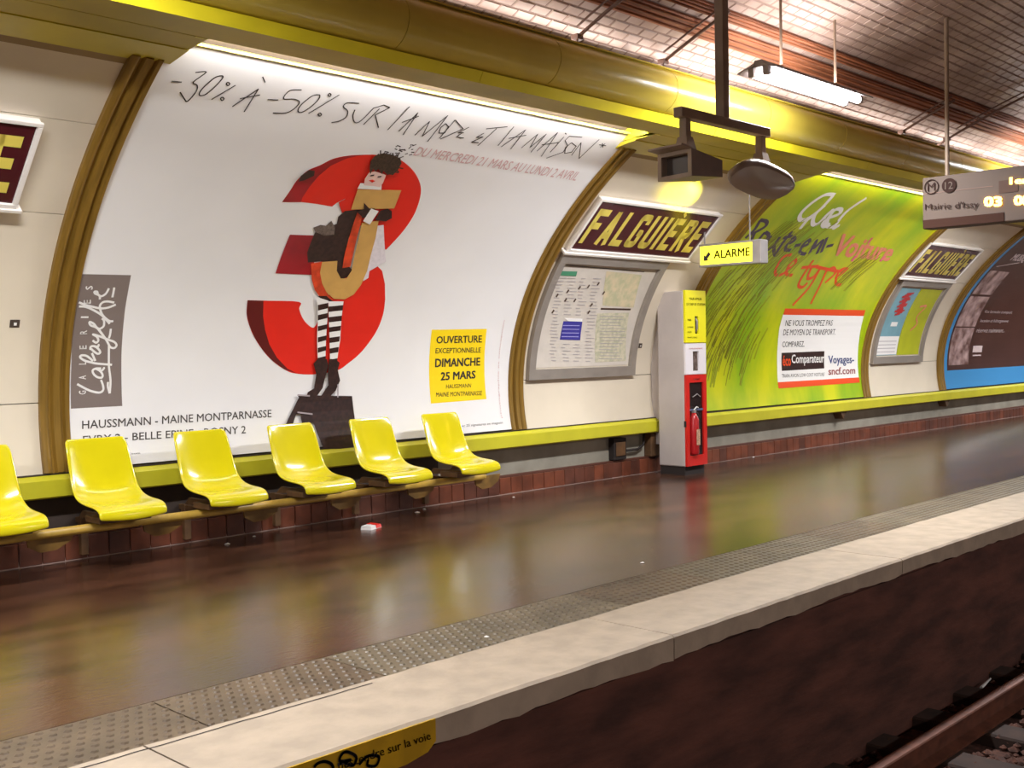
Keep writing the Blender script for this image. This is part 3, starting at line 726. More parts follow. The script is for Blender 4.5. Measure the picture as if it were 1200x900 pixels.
def name_sign(x0, label, w_=1.82, txt='FALGUIERE'):
    base = (x0, 6.37, 2.41)
    pTL, pBL = WALL.P(x0, S(2.635), .04), WALL.P(x0, S(2.245), .04)
    t = thing('station_name_sign', label, 'sign', base, group=None)
    pl = Plane(pBL, (1, 0, 0), (pTL-pBL)); H_ = (pTL-pBL).length
    def sb(name, a0, a1, b0, b1, o0, o1, m_, **k):
        mb = MB(base)
        vs = [pl.P(a, b, o) for o in (o0, o1) for a, b in rect(a0, a1, b0, b1)]
        mb.add(vs, [(3,2,1,0),(4,5,6,7),(0,1,5,4),(1,2,6,5),(2,3,7,6),(3,0,4,7)])
        o = mb.put(name, m_, t, **k); o.location = (0, 0, 0); return o
    wf = mat('sign frame white', (236, 228, 220), .35)
    sb('back_box', -.02, w_+.02, -.02, H_+.02, -.05, 0, wf)
    for a in ((-.03, w_+.03, -.03, 0), (-.03, w_+.03, H_, H_+.026), (-.03, 0, 0, H_), (w_, w_+.03, 0, H_)):
        sb('frame_rail', *a, 0, .02, wf, bevel=.004)
    sb('enamel_plate', 0, w_, 0, H_, 0, .004, maroon_m)
    sb('bottom_shelf', -.06, w_+.06, -.055, -.03, -.05, .03, wf, bevel=.004)
    pitch = {'I': T_+.17}; tot = sum(pitch.get(c_, W_+.16) for c_ in txt)-.20
    hh = H_*.72; sx = (w_-.10)/tot; x = 0
    for k, c_ in enumerate(txt):
        polys = []
        for path in letter(c_): 
            n0 = ribbon([(px_*1.0, py_) for px_, py_ in path], T_)
            polys += [[(.055+(x+px_)*sx, H_*.13+py_*hh) for px_, py_ in q] for q in n0]
        if k == 6 and len(txt) > 3:
            polys += [[(.055+(x+px_)*sx, H_*.13+py_*hh) for px_, py_ in q] for q in ribbon([(.16, 1.18), (.34, 1.07)], .09)]
        o = put('letter', flat_mesh('letter', pl, polys, .006), lemon, t); o.location = -t.location
        x += pitch.get(c_, W_+.16)
    return t
name_sign(7.47, 'maroon and yellow station name sign between the white and green posters')
name_sign(14.22, 'smaller-looking maroon station name sign right of the green poster', w_=1.70)
name_sign(.76, 'maroon station name sign cut off at the left edge, only one letter showing')
al = mat('notice frame aluminium', (158, 148, 138), .38, metal=.3, var=.08, scale=5)
def notice_frame(x0, x1, z0, z1, label):
    base = (x0, 7.0, 1.1); t = thing('notice_frame', label, 'notice frame', base)
    q0, q1 = S(z0), S(z1); fw = .085
    def sp_(name, a0, a1, b0, b1, off, th, m_, n=20):
        mb = sheet_on(WALL, a0, a1, b0, b1, off, th, n); mb.o = Vector(base); o = mb.put(name, m_, t); o.location = (0, 0, 0); return auto_smooth(o)
    sp_('frame_side', x0, x0+fw, q0, q1, .045, .045, al); sp_('frame_side', x1-fw, x1, q0, q1, .045, .045, al)
    sp_('frame_bottom', x0+fw, x1-fw, q0, q0+.10, .045, .045, al, 3); sp_('frame_top', x0+fw, x1-fw, q1-.09, q1, .045, .045, al, 3)
    sp_('backboard', x0+fw, x1-fw, q0+.1, q1-.09, .012, .012, mat('backboard', (206, 194, 176), .5))
    return t, sp_
NL = Lay(Vault(.016), 0)
nf, sp_ = notice_frame(7.44, 9.04, 1.035, 2.19, 'grey curved notice frame with local street plan, under the nearer name sign')
q0, q1 = S(1.15), S(2.08)
sp_('plan_sheet', 7.55, 8.94, q0, q1, .016, .004, mat('plan paper', (212, 202, 190), .4, var=.04, scale=8))
def N(pts): return [NL.px(640+x/6.43, 300+y/6.43) for x, y in pts]
def nd(name, poly, m_, off=.002): return D_(nf, decal(name, NL, [N(poly)], off, m_, nf))
nd('plan_print', [(455,110),(722,140),(660,385),(425,370)], mat('plan tan', (216, 198, 164), .5, rgb2=(190, 186, 150), scale=14))
nd('plan_print', [(385,430),(625,425),(600,790),(370,800)], mat('plan beige', (214, 204, 178), .5, rgb2=(186, 184, 156), scale=22))
nd('blue_notice_print', [(130,488),(272,492),(255,632),(102,628)], mat('notice blue', (64, 60, 150), .4), .003)
nd('white_tab_print', [(135,462),(272,470),(270,492),(165,488)], white_m, .004)
nd('green_notice_print', [(92,108),(235,112),(225,148),(85,142)], mat('notice green', (70, 140, 104), .4), .003)
nd('bar_print', [(412,388),(638,393),(634,406),(410,400)], mat('notice dark', (70, 48, 44), .4), .003)
nd('top_rule_print', [(112,58),(740,112),(738,118),(110,64)], mat('notice dark', (70, 48, 44), .4), .003)
sh = mat('notice grey print', (176, 168, 170), .5); ln = []
for i in range(26):
    y = 160+i*25; x0 = 70-i*3 if i < 20 else 20
    for k in range(4):
        a = x0+k*88+random.uniform(0, 20); 
        if 440 < y < 650 and 90 < a+30 < 290: continue
        ln.append(N([(a, y+k*2), (a+random.uniform(30, 70), y+k*2+2)]))
for i in range(15): ln.append(N([(395+random.uniform(0, 15), 450+i*23), (590+random.uniform(-60, 15), 452+i*23)]))
D_(nf, strokes('fine_print', NL, ln, .006, .004, sh, nf, smooth=False))['kind'] = 'stuff'
mk = []
for x, y in ((250,235),(318,225),(392,205),(432,275),(162,262),(82,293),(145,327),(215,330),(50,415),(320,420),(340,365)):
    mk.append(N([(x-8, y+12), (x+8, y-12)]))
D_(nf, strokes('marker_print', NL, mk, .022, .004, mat('notice brown', (96, 76, 62), .5), nf, smooth=False))
for i in range(4): D_(nf, strokes('notice_lettering', NL, [N([(125-i*4, 520+i*28), (250-i*3, 522+i*28)])], .008, .005, mat('pale lilac', (160, 156, 214), .5), nf))
nf2, sp_ = notice_frame(14.36, 15.96, 1.035, 2.19, 'grey curved notice frame with blue and lime sheets, right of the green poster')
sp_('blue_sheet', 14.46, 15.12, S(1.15), S(2.08), .016, .004, mat('sheet blue', (120, 164, 176), .4, var=.1, scale=4))
sp_('lime_sheet', 15.13, 15.84, S(1.15), S(2.08), .018, .004, mat('sheet lime', (182, 186, 30), .4, var=.08, scale=4))
def r2(name, a0, a1, b0, b1, m_): return D_(nf2, decal(name, NL, [rect(a0, a1, b0, b1)], .004, m_, nf2))
r2('white_block_print', 14.47, 15.11, S(1.16), S(1.42), white_m)
rd = mat('sheet red', (190, 50, 50), .4); nm = Lay(NL, 0)
D_(nf2, strokes('red_scrawl_print', NL, [[(14.72+.05*math.sin(i*2.1), S(1.72)+i*.025), (14.92-.05*math.cos(i*1.7), S(1.72)+i*.025+.02)] for i in range(14)], .03, .005, rd, nf2, smooth=False))
r2('white_tab_print', 14.72, 14.92, S(1.56), S(1.62), white_m)
D_(nf2, strokes('rose_scrawl_print', NL, [[(15.4, S(1.5)), (15.55, S(1.6)), (15.45, S(1.7)), (15.6, S(1.85)), (15.4, S(1.84))]], .03, .005, rose, nf2))
D_(nf2, strokes('fine_print', NL, [[(14.5, S(1.2+.05*i)), (15.05, S(1.2+.05*i))] for i in range(4)], .01, .005, sh, nf2, smooth=False))

# ================================================================ SEATS
beam = thing('seat_beam', 'long tan steel tube carrying the row of yellow seats', 'bench support', (3.9, 6.62, .26))
olive = mat('gusset olive', (126, 92, 36), .6, var=.3, scale=9)
tan = mat('tan paint', (196, 158, 66), .45, var=.25, scale=6)
def bput(mb, name, m_, **k): mb.o = Vector((3.9, 6.62, .26)); o = mb.put(name, m_, beam, **k); o.location = (0, 0, 0); return o
bput(MB().tube([(1.2, 6.62, .262), (6.45, 6.62, .262)], .028, 14), 'tube', tan, smooth=True)
SX = [2.45+.742*i for i in range(6)]
for i, x in enumerate(SX):
    bput(MB().box((x-.045, 7.0, .03), (x+.005, 7.05, .28)), 'wall_post', brown_m, bevel=.004)
    bput(MB().box((x-.04, 6.62, .24), (x+.0, 7.09, .275)), 'wall_arm', brown_m, bevel=.003)
    # rounded gusset under the tube between seats
    g = [(x+.20, .255), (x+.50, .262), (x+.47, .20), (x+.38, .155), (x+.28, .15), (x+.21, .19)]
    n = len(g); bput(MB().add([(a, 6.635, b) for a, b in g]+[(a, 6.65, b) for a, b in g], [tuple(range(n)), tuple(range(n, 2*n))[::-1]]+[(k, (k+1) % n, n+(k+1) % n, n+k) for k in range(n)]), 'gusset', olive)
def seat_shell():
    prof = [(.0, .338), (.002, .366), (.014, .384), (.06, .392), (.13, .392), (.20, .387), (.27, .384), (.32, .394), (.362, .418), (.395, .455), (.422, .51), (.447, .585), (.472, .67), (.494, .745), (.506, .785), (.510, .80)]
    nu = 16; vs = []; fs = []; ring = []
    for j, (y, z) in enumerate(prof):
        t = j/(len(prof)-1)
        if y < .02: hw = .220
        elif z < .43: hw = .224
        else: hw = .222-.016*(z-.43)/.37
        if j == len(prof)-1: hw -= .022
        if j == len(prof)-2: hw -= .006
        # bucket: sides raised normal to the profile
        y0, z0 = prof[max(j-1, 0)]; y1, z1 = prof[min(j+1, len(prof)-1)]; tx, tz = y1-y0, z1-z0; L = math.hypot(tx, tz); nx, nz = -tz/L, tx/L
        dep = .040*math.exp(-((y-.34)/.15)**2)+.008 if z < .75 else .008
        if y < .03: dep = 0
        for i in range(nu+1):
            u = -1+2*i/nu; r = abs(u)**2.6*dep
            front = .012*(1-u*u) if y < .1 else 0          # front lip bows forward
            dip = -.018*(1-u*u)**1 if j == 0 else 0
            vs.append((u*hw, y+nx*r*1.0-front, z+nz*r+dip))
    for j in range(len(prof)-1):
        for i in range(nu): fs.append((j*(nu+1)+i, j*(nu+1)+i+1, (j+1)*(nu+1)+i+1, (j+1)*(nu+1)+i))
    me = bpy.data.meshes.new('shell'); me.from_pydata(vs, [], fs)
    bm = bmesh.new(); bm.from_mesh(me)
    bmesh.ops.recalc_face_normals(bm, faces=bm.faces)
    bmesh.ops.solidify(bm, geom=bm.faces[:], thickness=.016)
    bm.to_mesh(me); bm.free()
    for p in me.polygons: p.use_smooth = True
    me.materials.append(seat_m); return me
SEAT_LABELS = ['yellow plastic seat at the left end of the row, cut by the picture edge', 'second yellow seat from the left, in front of the bronze frame foot', 'third yellow seat from the left, below the printed shop list',
               'fourth yellow seat from the left, just left of the printed black stool', 'fifth yellow seat from the left, just right of the printed black stool', 'yellow plastic seat at the right end of the row']
root = thing('platform_seat', SEAT_LABELS[0], 'seat', (SX[0], 6.36, .27), group='yellow seats along the wall')
sh_o = put('shell', seat_shell(), None, root); sh_o.location = (0, 0, -.27)
sm_ = sh_o.modifiers.new('s', 'SUBSURF'); sm_.levels = 1; sm_.render_levels = 1
for s in (-1, 1):
    MB().add([(s*.11-.012, .09, .335), (s*.11+.012, .09, .335), (s*.11+.012, .50, .30), (s*.11-.012, .50, .30), (s*.11-.012, .09, .352), (s*.11+.012, .09, .352), (s*.11+.012, .44, .352), (s*.11-.012, .44, .352)],
             [(0,3,2,1),(4,5,6,7),(0,1,5,4),(1,2,6,5),(2,3,7,6),(3,0,4,7)]).put('bracket_arm', brown_m, root).location = (0, 0, -.27)
MB().box((-.17, .10, .300), (.17, .30, .340)).put('mounting_plate', brown_m, root, bevel=.004).location = (0, 0, -.27)
MB().tube([(.17, .30, .305), (.17, .30, .235)], .014, 8).put('bolt', brown_m, root).location = (0, -.045, -.27)
for i in range(1, 6):
    c = root.copy(); C.objects.link(c); c.location = (SX[i], 6.36, .27); c['label'] = SEAT_LABELS[i]
    for ch in list(root.children):
        d = ch.copy(); C.objects.link(d); d.parent = c

# ================================================================ ALARM KIOSK
KX, KY = 9.262, 6.55
kiosk = thing('alarm_post', 'tall grey emergency post with yellow, white and red fronts', 'emergency post', (KX, KY, 0))
kg = mat('kiosk grey', (186, 174, 168), .4, var=.06, scale=4)
def kput(mb, name, m_, parent=None, **k): o = mb.put(name, m_, parent or kiosk, **k); return o
kput(MB().box((0, .01, .09), (.36, .34, 1.89)), 'body', kg, bevel=.012)
kput(MB().box((.01, .02, 0), (.35, .33, .09)), 'plinth', dark_m)
kput(MB().box((.10, .34, .3), (.26, .50, 1.6)), 'wall_bracket', kg)
kyel = mat('kiosk yellow', (238, 226, 20), .3); kwh = mat('kiosk white', (232, 224, 226), .3); kred = mat('kiosk red', (206, 34, 26), .28)
KP = Plane((KX, KY, 0), (1, 0, 0), (0, 0, 1))
def ring_panel(x0, x1, z0, z1, hx0, hx1, hz0, hz1, y0, y1):
    mb = MB()
    for a in ((x0, z0, x1, hz0), (x0, hz1, x1, z1), (x0, hz0, hx0, hz1), (hx1, hz0, x1, hz1)):
        mb.box((a[0], y0, a[1]), (a[2], y1, a[3]))
    return mb
yp = kput(ring_panel(.0, .36, 1.36, 1.895, .165, .225, 1.45, 1.63, -.018, .008), 'yellow_front', kyel)
kput(MB().box((.165, .0, 1.45), (.225, .012, 1.63)), 'slot_recess', dark_m)
kput(MB().tube([(.195, -.004, 1.47), (.195, -.02, 1.5), (.195, -.02, 1.58), (.195, -.004, 1.61)], .011, 8), 'pull_handle', grey_m, smooth=True)
wp_ = kput(ring_panel(.0, .36, 1.035, 1.352, .125, .235, 1.07, 1.27, -.014, .008), 'white_front', kwh)
kput(MB().box((.125, .004, 1.07), (.235, .014, 1.27)), 'window_recess', mat('window murk', (110, 92, 84), .2, var=.5, scale=30))
rp = kput(ring_panel(.0, .36, .095, 1.03, .055, .30, .20, .95, -.016, .008), 'red_front', kred)
kput(MB().box((.055, .0, .20), (.30, .014, .95)), 'cabinet_recess', mat('cabinet dark', (34, 24, 24), .25))
# extinguisher inside the glazed recess
ext = thing('fire_extinguisher', 'red fire extinguisher behind the window of the emergency post', 'extinguisher', (KX+.13, KY+.0, .21))
ext_r = mat('extinguisher red', (168, 24, 28), .3)
MB().tube([(0, -.012, 0), (0, -.012, .02), (0, -.012, .36), (0, -.012, .40), (0, -.012, .43)], [.045, .052, .052, .035, .02], 16).put('cylinder', ext_r, ext, smooth=True)
MB().box((-.02, -.03, .43), (.02, .0, .46)).put('valve', grey_m, ext)
MB().tube([(-.01, -.02, .46), (.02, -.035, .49), (.055, -.03, .48)], .006, 6).put('lever', white_m, ext)
MB().tube([(.02, -.02, .45), (.07, -.02, .40), (.075, -.02, .25), (.07, -.02, .1)], .008, 8).put('hose', dark_m, ext, smooth=True)
MB().box((-.03, -.0665, .10), (.03, -.064, .26)).put('instruction_label', mat('label drab', (190, 150, 120), .5, var=.4, scale=60), ext)
kput(MB().box((.06, -.012, .66), (.295, -.006, .68)), 'door_bar', mat('bar blue grey', (90, 100, 130), .3))
kput(MB().tube([(.12, -.006, .8), (.2, -.008, .83), (.26, -.006, .8)], .005, 6), 'wire', grey_m)
kput(MB().box((-.006, -.01, .50), (.004, .015, .56)), 'latch', dark_m)
def KT(s, a0, a1, b0, b1, m_=black_m, bold=.01, off=.0195): o = text('lettering', s, KP, rectq(a0, a1, b0, b1), off, m_, kiosk, bold); o.location = -kiosk.location; return o
KT('POUR APPELER', .07, .29, 1.795, 1.82); KT('LE CHEF DE STATION', .02, .35, 1.74, 1.765)
KT('TIRER', .03, .10, 1.58, 1.60); KT('LA POIGNEE', .03, .13, 1.51, 1.525); KT('PARLER', .03, .10, 1.46, 1.475); KT('DEVANT LA GRILLE', .03, .20, 1.405, 1.42)
KT('DEFENSE INCENDIE', .06, .30, 1.292, 1.305, mat('ink rose', (180, 80, 80), .5), 0, .0155); KT('ALARME', .13, .23, .975, .992, white_m, .01, .0175)
# lit sign above it; an added spot puts the yellow streak on the wall
sp = bpy.data.lights.new('streak_spot', 'SPOT'); sp.energy = 150; sp.color = (1, .86, .05); sp.spot_size = math.radians(30); sp.spot_blend = .8; sp.shadow_soft_size = .04
so = bpy.data.objects.new('streak_spot', sp); C.objects.link(so); so.location = (9.16, 5.85, 2.36)
so.rotation_euler = (Vector((8.55, 6.05, 2.74))-so.location).to_track_quat('-Z', 'Y').to_euler()
asn = thing('alarm_sign', 'small lit yellow hanging sign with arrow above the emergency post', 'sign', (9.25, 5.95, 2.22))
lit = mat('lit yellow acrylic', (250, 236, 60), .3, emit=1.6)
def aput(mb, name, m_, **k): mb.o = Vector((9.25, 5.95, 2.22)); o = mb.put(name, m_, asn, **k); o.location = (0, 0, 0); return o
aput(MB().box((9.20, 5.70, 2.125), (9.30, 6.30, 2.31)), 'light_box', lit)
aput(MB().box((9.185, 5.60, 2.10), (9.315, 5.70, 2.33)), 'end_cap', grey_m, bevel=.01)
aput(MB().box((9.19, 5.69, 2.105), (9.31, 6.31, 2.125)), 'bottom_rail', grey_m)
aput(MB().box((9.19, 5.69, 2.31), (9.31, 6.31, 2.33)), 'top_rail', grey_m)
aput(MB().tube([(9.25, 5.76, 2.33), (9.25, 5.76, 3.02)], .008, 6), 'hanger_rod', grey_m)
aput(MB().tube([(9.25, 6.28, 2.33), (9.25, 6.28, 2.52)], .008, 6), 'hanger_rod', grey_m)
aput(MB().tube([(9.225, 5.76, 2.215), (9.225, 6.24, 2.215)], .012, 8), 'inner_tube', mat('tube inner', (255, 250, 220), .5, emit=7))
AP = Plane((9.199, 6.30, 2.125), (0, -1, 0), (0, 0, 1))
o = text('lettering', 'ALARME', AP, rectq(.16, .57, .055, .135), .002, black_m, asn, .02); o.location = -asn.location
o = decal('arrow', AP, [[(.04, .04), (.10, .04), (.085, .06), (.125, .10), (.10, .13), (.062, .085), (.045, .105)]], .002, black_m, asn, step=0); o.location = -asn.location

# ================================================================ HANGING MONITORS
rig = thing('monitor_rig', 'brown hanging T-shaped pole over the platform', 'hanging pole', (6.42, 4.2, 2.85))
rb = mat('rig brown', (142, 120, 102), .55, var=.15, scale=6)
def rput(mb, name, m_, **k): mb.o = Vector((6.42, 4.2, 2.85)); o = mb.put(name, m_, rig, **k); o.location = (0, 0, 0); return o
rput(MB().box((6.385, 4.165, 2.86), (6.455, 4.235, 3.90)), 'pole', rb, bevel=.006)
rput(MB().box((5.90, 4.165, 2.80), (6.98, 4.235, 2.865)), 'crossbar', rb, bevel=.006)
for x in (5.98, 6.90):
    rput(MB().box((x-.028, 4.172, 2.66), (x+.028, 4.228, 2.80)), 'drop_arm', rb, bevel=.004)
    rput(MB().add([(x-.035, 4.165, 2.68), (x+.035, 4.165, 2.68), (x+.035, 4.235, 2.68), (x-.035, 4.235, 2.68), (x-.06, 4.14, 2.56), (x+.06, 4.14, 2.56), (x+.06, 4.26, 2.56), (x-.06, 4.26, 2.56)], [(0,1,2,3),(7,6,5,4),(0,4,5,1),(1,5,6,2),(2,6,7,3),(3,7,4,0)]), 'swivel', rb)
mgrey = mat('monitor grey', (126, 106, 94), .45, var=.1, scale=8)
glassd = mat('screen glass', (66, 56, 50), .12, coat=.6)
def cam_px(u, v, D0):
    d = ray(u, v); t = D0/d.y; return Vector((0, 0, CAM_H))+d*t
# left monitor: hooded open face toward the left, tapering housing to the right
t = thing('surveillance_monitor', 'grey hooded monitor with dark recessed screen, hanging left of the two', 'monitor', (5.98, 4.2, 2.42))
def mput(t, mb, name, m_, base, **k): mb.o = Vector(base); o = mb.put(name, m_, t, **k); o.location = (0, 0, 0); return o
def frustum(c, ax, ay, w0, h0, w1, h1, L, dz=0):
    """box from the face at c, running along ax; ay sideways"""
    ax, ay = Vector(ax).normalized(), Vector(ay).normalized(); az = ax.cross(ay); az = az if az.z > 0 else -az; c = Vector(c); vs = []
    for k, (w_, h_) in ((0, (w0, h0)), (1, (w1, h1))):
        o = c+ax*L*k+az*dz*k; vs += [o-ay*w_-az*h_, o+ay*w_-az*h_, o+ay*w_+az*h_, o-ay*w_+az*h_]
    return vs, ax, ay, az
def monitor(t, c, ax, base, w0=.20, h0=.125, L=.36, tip=.6):
    side = Vector((-ax[1], ax[0], 0))
    vs, a, s_, z_ = frustum(c, ax, side, w0, h0, w0*tip, h0*.62, L, -.01)
    mput(t, MB().add(vs, [(4,5,6,7),(0,1,5,4),(1,2,6,5),(2,3,7,6),(3,0,4,7)]), 'housing', mgrey, base)
    c = Vector(c)
    for w_, h_, nm_ in ((0, 0, 'bezel'),):
        iv = []; W2, H2 = w0*.78, h0*.70
        mb = MB(); o = [c+s_*i*w0+z_*j*h0 for i, j in ((-1,-1),(1,-1),(1,1),(-1,1))]; n_ = [c+s_*i*W2+z_*j*H2 for i, j in ((-1,-1),(1,-1),(1,1),(-1,1))]; dn = [p+a*.06 for p in n_]
        mb.add(o+n_+dn, [(i, (i+1) % 4, 4+(i+1) % 4, 4+i) for i in range(4)]+[(4+i, 4+(i+1) % 4, 8+(i+1) % 4, 8+i) for i in range(4)])
        mput(t, mb, 'bezel', rb, base)
        mput(t, MB().add([p+a*.055 for p in n_], [(0, 1, 2, 3)]), 'screen', glassd, base)
        # hood over the face
        h = [c+s_*(-w0)+z_*h0, c+s_*w0+z_*h0, c+s_*w0+z_*(h0+.01)-a*.09, c-s_*w0+z_*(h0+.01)-a*.09]
        mput(t, MB().add(h+[p+z_*.012 for p in h], [(0,1,2,3),(4,5,6,7),(0,1,5,4),(1,2,6,5),(2,3,7,6),(3,0,4,7)]), 'hood', rb, base)
monitor(t, (5.80, 4.16, 2.475), Vector((1, -.12, .0)).normalized(), (5.98, 4.2, 2.42), w0=.145, h0=.088, L=.33, tip=.8)
# right one: flattened dish with a glossy grey glass underside
base = (6.90, 4.2, 2.505)
t = thing('surveillance_monitor', 'grey oval glossy-faced housing, hanging right of the two', 'monitor', base)
n_ = 20; vs = []; fs = []
tilt = Matrix.Rotation(math.radians(-24), 3, Vector((1, .0, 0))) @ Matrix.Rotation(math.radians(12), 3, 'Y')
prof = [(.0, .055), (.5, .052), (.85, .035), (1.0, .0), (1.0, -.035), (.94, -.045)]
for r_, z in prof:
    for k in range(n_):
        a = 2*PI*k/n_; e = .75
        cx = math.copysign(abs(math.cos(a))**e, math.cos(a)); sy = math.copysign(abs(math.sin(a))**e, math.sin(a))
        vs.append(Vector(base)+tilt @ Vector((cx*.31*r_, sy*.15*r_, z)))
for j in range(len(prof)-1):
    for k in range(n_): fs.append((j*n_+k, j*n_+(k+1) % n_, (j+1)*n_+(k+1) % n_, (j+1)*n_+k))
mput(t, MB().add(vs, fs), 'housing', mgrey, base, smooth=True)
vs = []; fs = []
for j in range(5):
    r_ = .95*(1-j/4*.999); z = -.045-.035*math.sin(j/4*PI/2)
    for k in range(n_):
        a = 2*PI*k/n_; cx = math.copysign(abs(math.cos(a))**.75, math.cos(a)); sy = math.copysign(abs(math.sin(a))**.75, math.sin(a))
        vs.append(Vector(base)+tilt @ Vector((cx*.31*r_, sy*.15*r_, z)))
for j in range(4):
    for k in range(n_): fs.append((j*n_+k, j*n_+(k+1) % n_, (j+1)*n_+(k+1) % n_, (j+1)*n_+k))
mput(t, MB().add(vs, fs), 'glass', mat('convex glass', (150, 136, 128), .22, metal=0), base, smooth=True)

# ================================================================ HANGING LAMPS
tube_m = mat('lit tube', (255, 252, 255), .5, emit=14)
fix_m = mat('lamp housing', (150, 138, 134), .5)
LAMP_LABEL = {7.68: 'white glowing twin-tube lamp hanging above the platform', 13.72: 'second hanging lamp farther along, beyond the departure board', 1.64: 'hanging lamp above the seats, out of the picture'}
for x in LAMP_X:
    base = (x, 4.25, 3.28)
    t = thing('hanging_lamp', LAMP_LABEL.get(x, 'hanging twin-tube lamp out of the picture, '+('left end of the row' if x < 0 else 'near the right end of the row' if x < 20 else 'right end of the row')), 'lamp', base, group='hanging platform lamps')
    MB().add([(-.72, -.05, .03), (.72, -.05, .03), (.72, .05, .03), (-.72, .05, .03), (-.72, -.03, .08), (.72, -.03, .08), (.72, .03, .08), (-.72, .03, .08)], [(3,2,1,0),(4,5,6,7),(0,1,5,4),(1,2,6,5),(2,3,7,6),(3,0,4,7)]).put('housing', fix_m, t)
    for s in (-1, 1):
        MB().tube([(-.68, s*.06, -.005), (.68, s*.06, -.005)], .028, 10).put('tube', tube_m, t, smooth=True)
        for e in (-.70, .70): MB().box((e-.02, s*.06-.022, -.03), (e+.02, s*.06+.022, .04)).put('tube_holder', fix_m, t)
        MB().add([(-.74, s*.03, .045), (.74, s*.03, .045), (.74, s*.16, .0), (-.74, s*.16, .0), (-.74, s*.03, .055), (.74, s*.03, .055), (.74, s*.16, .01), (-.74, s*.16, .01)], [(3,2,1,0),(4,5,6,7),(0,1,5,4),(1,2,6,5),(2,3,7,6),(3,0,4,7)]).put('reflector', fix_m, t)
    for e in (-.40, .42): MB().tube([(e, 0, .08), (e, 0, .595)], .011, 8).put('hanger_rod', rb, t)

# ================================================================ CABLE TRAYS, STRAPS
rust = mat('rust paint', (150, 90, 58), .6, var=.4, scale=5, stretch=(.5, 8, 8))
def tray(d0, d1, label, nm_='cable_tray'):
    q0, q1 = OUT.ds(d0), OUT.ds(d1); base = OUT.P(6, q0)
    t = thing(nm_, label, 'cable tray', base)
    mb = sheet_on(OUT, XA, XB, q0, q1, .03, .02, 3); mb.o = Vector(base); o = mb.put('tray', rust, t); o.location = (0, 0, 0)
    for k in range(3):
        q = q0+(q1-q0)*(k+.5)/3
        mb = MB(base).tube([OUT.P(XA, q, .033), OUT.P(XB, q, .033)], .010, 8); o = mb.put('cable', rust, t, smooth=True); o.location = (0, 0, 0)
tray(4.80, 4.655, 'wide rust-brown cable tray along the vault, nearer the trough')
tray(4.59, 4.50, 'narrow rust-brown cable tray along the vault, farther from the trough')
hang = mat('strap brown', (104, 74, 60), .6)
for i, (x, d1, lab) in enumerate(((5.87, 4.50, 'thin brown steel strap across the vault, leftmost'), (6.86, 4.45, 'thin brown steel strap across the vault above the hanging monitors'),
                             (10.95, 4.50, 'curved brown strap on the vault just left of the departure board rod'), (11.9, 3.6, 'long thin brown strap across the vault, rightmost'))):
    qa, qb = OUT.ds(5.10), OUT.ds(d1); pts = [OUT.P(x, qa+(qb-qa)*k/12, .085) for k in range(13)]
    base = pts[0]; t = thing('ceiling_strap', lab, 'strap', base)
    mb = MB(base).tube(pts, .013, 8); o = mb.put('bar', hang, t, smooth=True); o.location = (0, 0, 0)
    mb = MB(base).tube([p+Vector((-.06, 0, .03)) for p in pts[2:]], .008, 6); o = mb.put('bar', hang, t, smooth=True); o.location = (0, 0, 0)
    mb = MB(base).tube([pts[1], pts[1]+Vector((0, 0, -.16))], .009, 6); o = mb.put('drop_rod', hang, t); o.location = (0, 0, 0)
    mb = MB(base).box(pts[1]-Vector((.03, .03, .015)), pts[1]+Vector((.03, .03, .02))); o = mb.put('clip', hang, t); o.location = (0, 0, 0)

# ================================================================ DEPARTURE BOARD
BX = 9.12; base = (BX, 3.2, 2.48)
bd = thing('departure_board', 'grey hanging departure board with amber digits', 'departure board', base)
bg = mat('board grey', (92, 78, 70), .6, var=.05, scale=3, spec=.15)
def dput(mb, name, m_, **k): mb.o = Vector(base); o = mb.put(name, m_, bd, **k); o.location = (0, 0, 0); return o
dput(MB().box((BX, 2.2, 2.27), (BX+.16, 4.0, 2.70)), 'casing', bg, bevel=.01)
dput(MB().box((BX-.006, 3.33, 2.275), (BX+.02, 3.995, 2.345)), 'lower_strip', mat('board brown', (56, 34, 26), .7, spec=.1))
dput(MB().box((BX-.003, 3.42, 2.562), (BX+.01, 3.99, 2.568)), 'divider', hang)
for y in (3.82, 2.4): dput(MB().tube([(BX+.08, y, 2.70), (BX+.08, y, 4.02)], .018, 10), 'hanger_rod', rb)
BP = Plane((BX-.008, 4.0, 0), (0, -1, 0), (0, 0, 1))
binkm = mat('board ink', (48, 32, 28), .8, spec=.1); led = mat('amber led', (255, 226, 110), .5, emit=4)
def circ(c, r, n=24): return [(c[0]+r*math.cos(2*PI*k/n), c[1]+r*math.sin(2*PI*k/n)) for k in range(n+1)]
def c2(u, v): return BP.px(1080+u/10, 190+v/10)
def fix(o): o.location = -bd.location; return o
m1, m2 = c2(115, 290), c2(322, 273)
fix(strokes('metro_ring', BP, [circ(m1, .058)], .008, .001, binkm, bd, smooth=False)); fix(text('lettering', 'M', BP, rectq(m1[0]-.032, m1[0]+.032, m1[1]-.034, m1[1]+.034), .003, binkm, bd, 0))
fix(decal('line_disc', BP, [circ(m2, .06)[:-1]], .003, binkm, bd, step=0)); fix(text('lettering', '12', BP, rectq(m2[0]-.033, m2[0]+.033, m2[1]-.03, m2[1]+.03), .006, bg, bd, 0))
fix(text('lettering', "Mairie d'Issy", BP, [c2(40, 490), c2(668, 450), c2(668, 555), c2(40, 580)], .003, binkm, bd, 0))
fix(text('led_digits', '03', BP, [c2(730, 405), c2(945, 400), c2(945, 520), c2(730, 525)], .002, led, bd, .05))
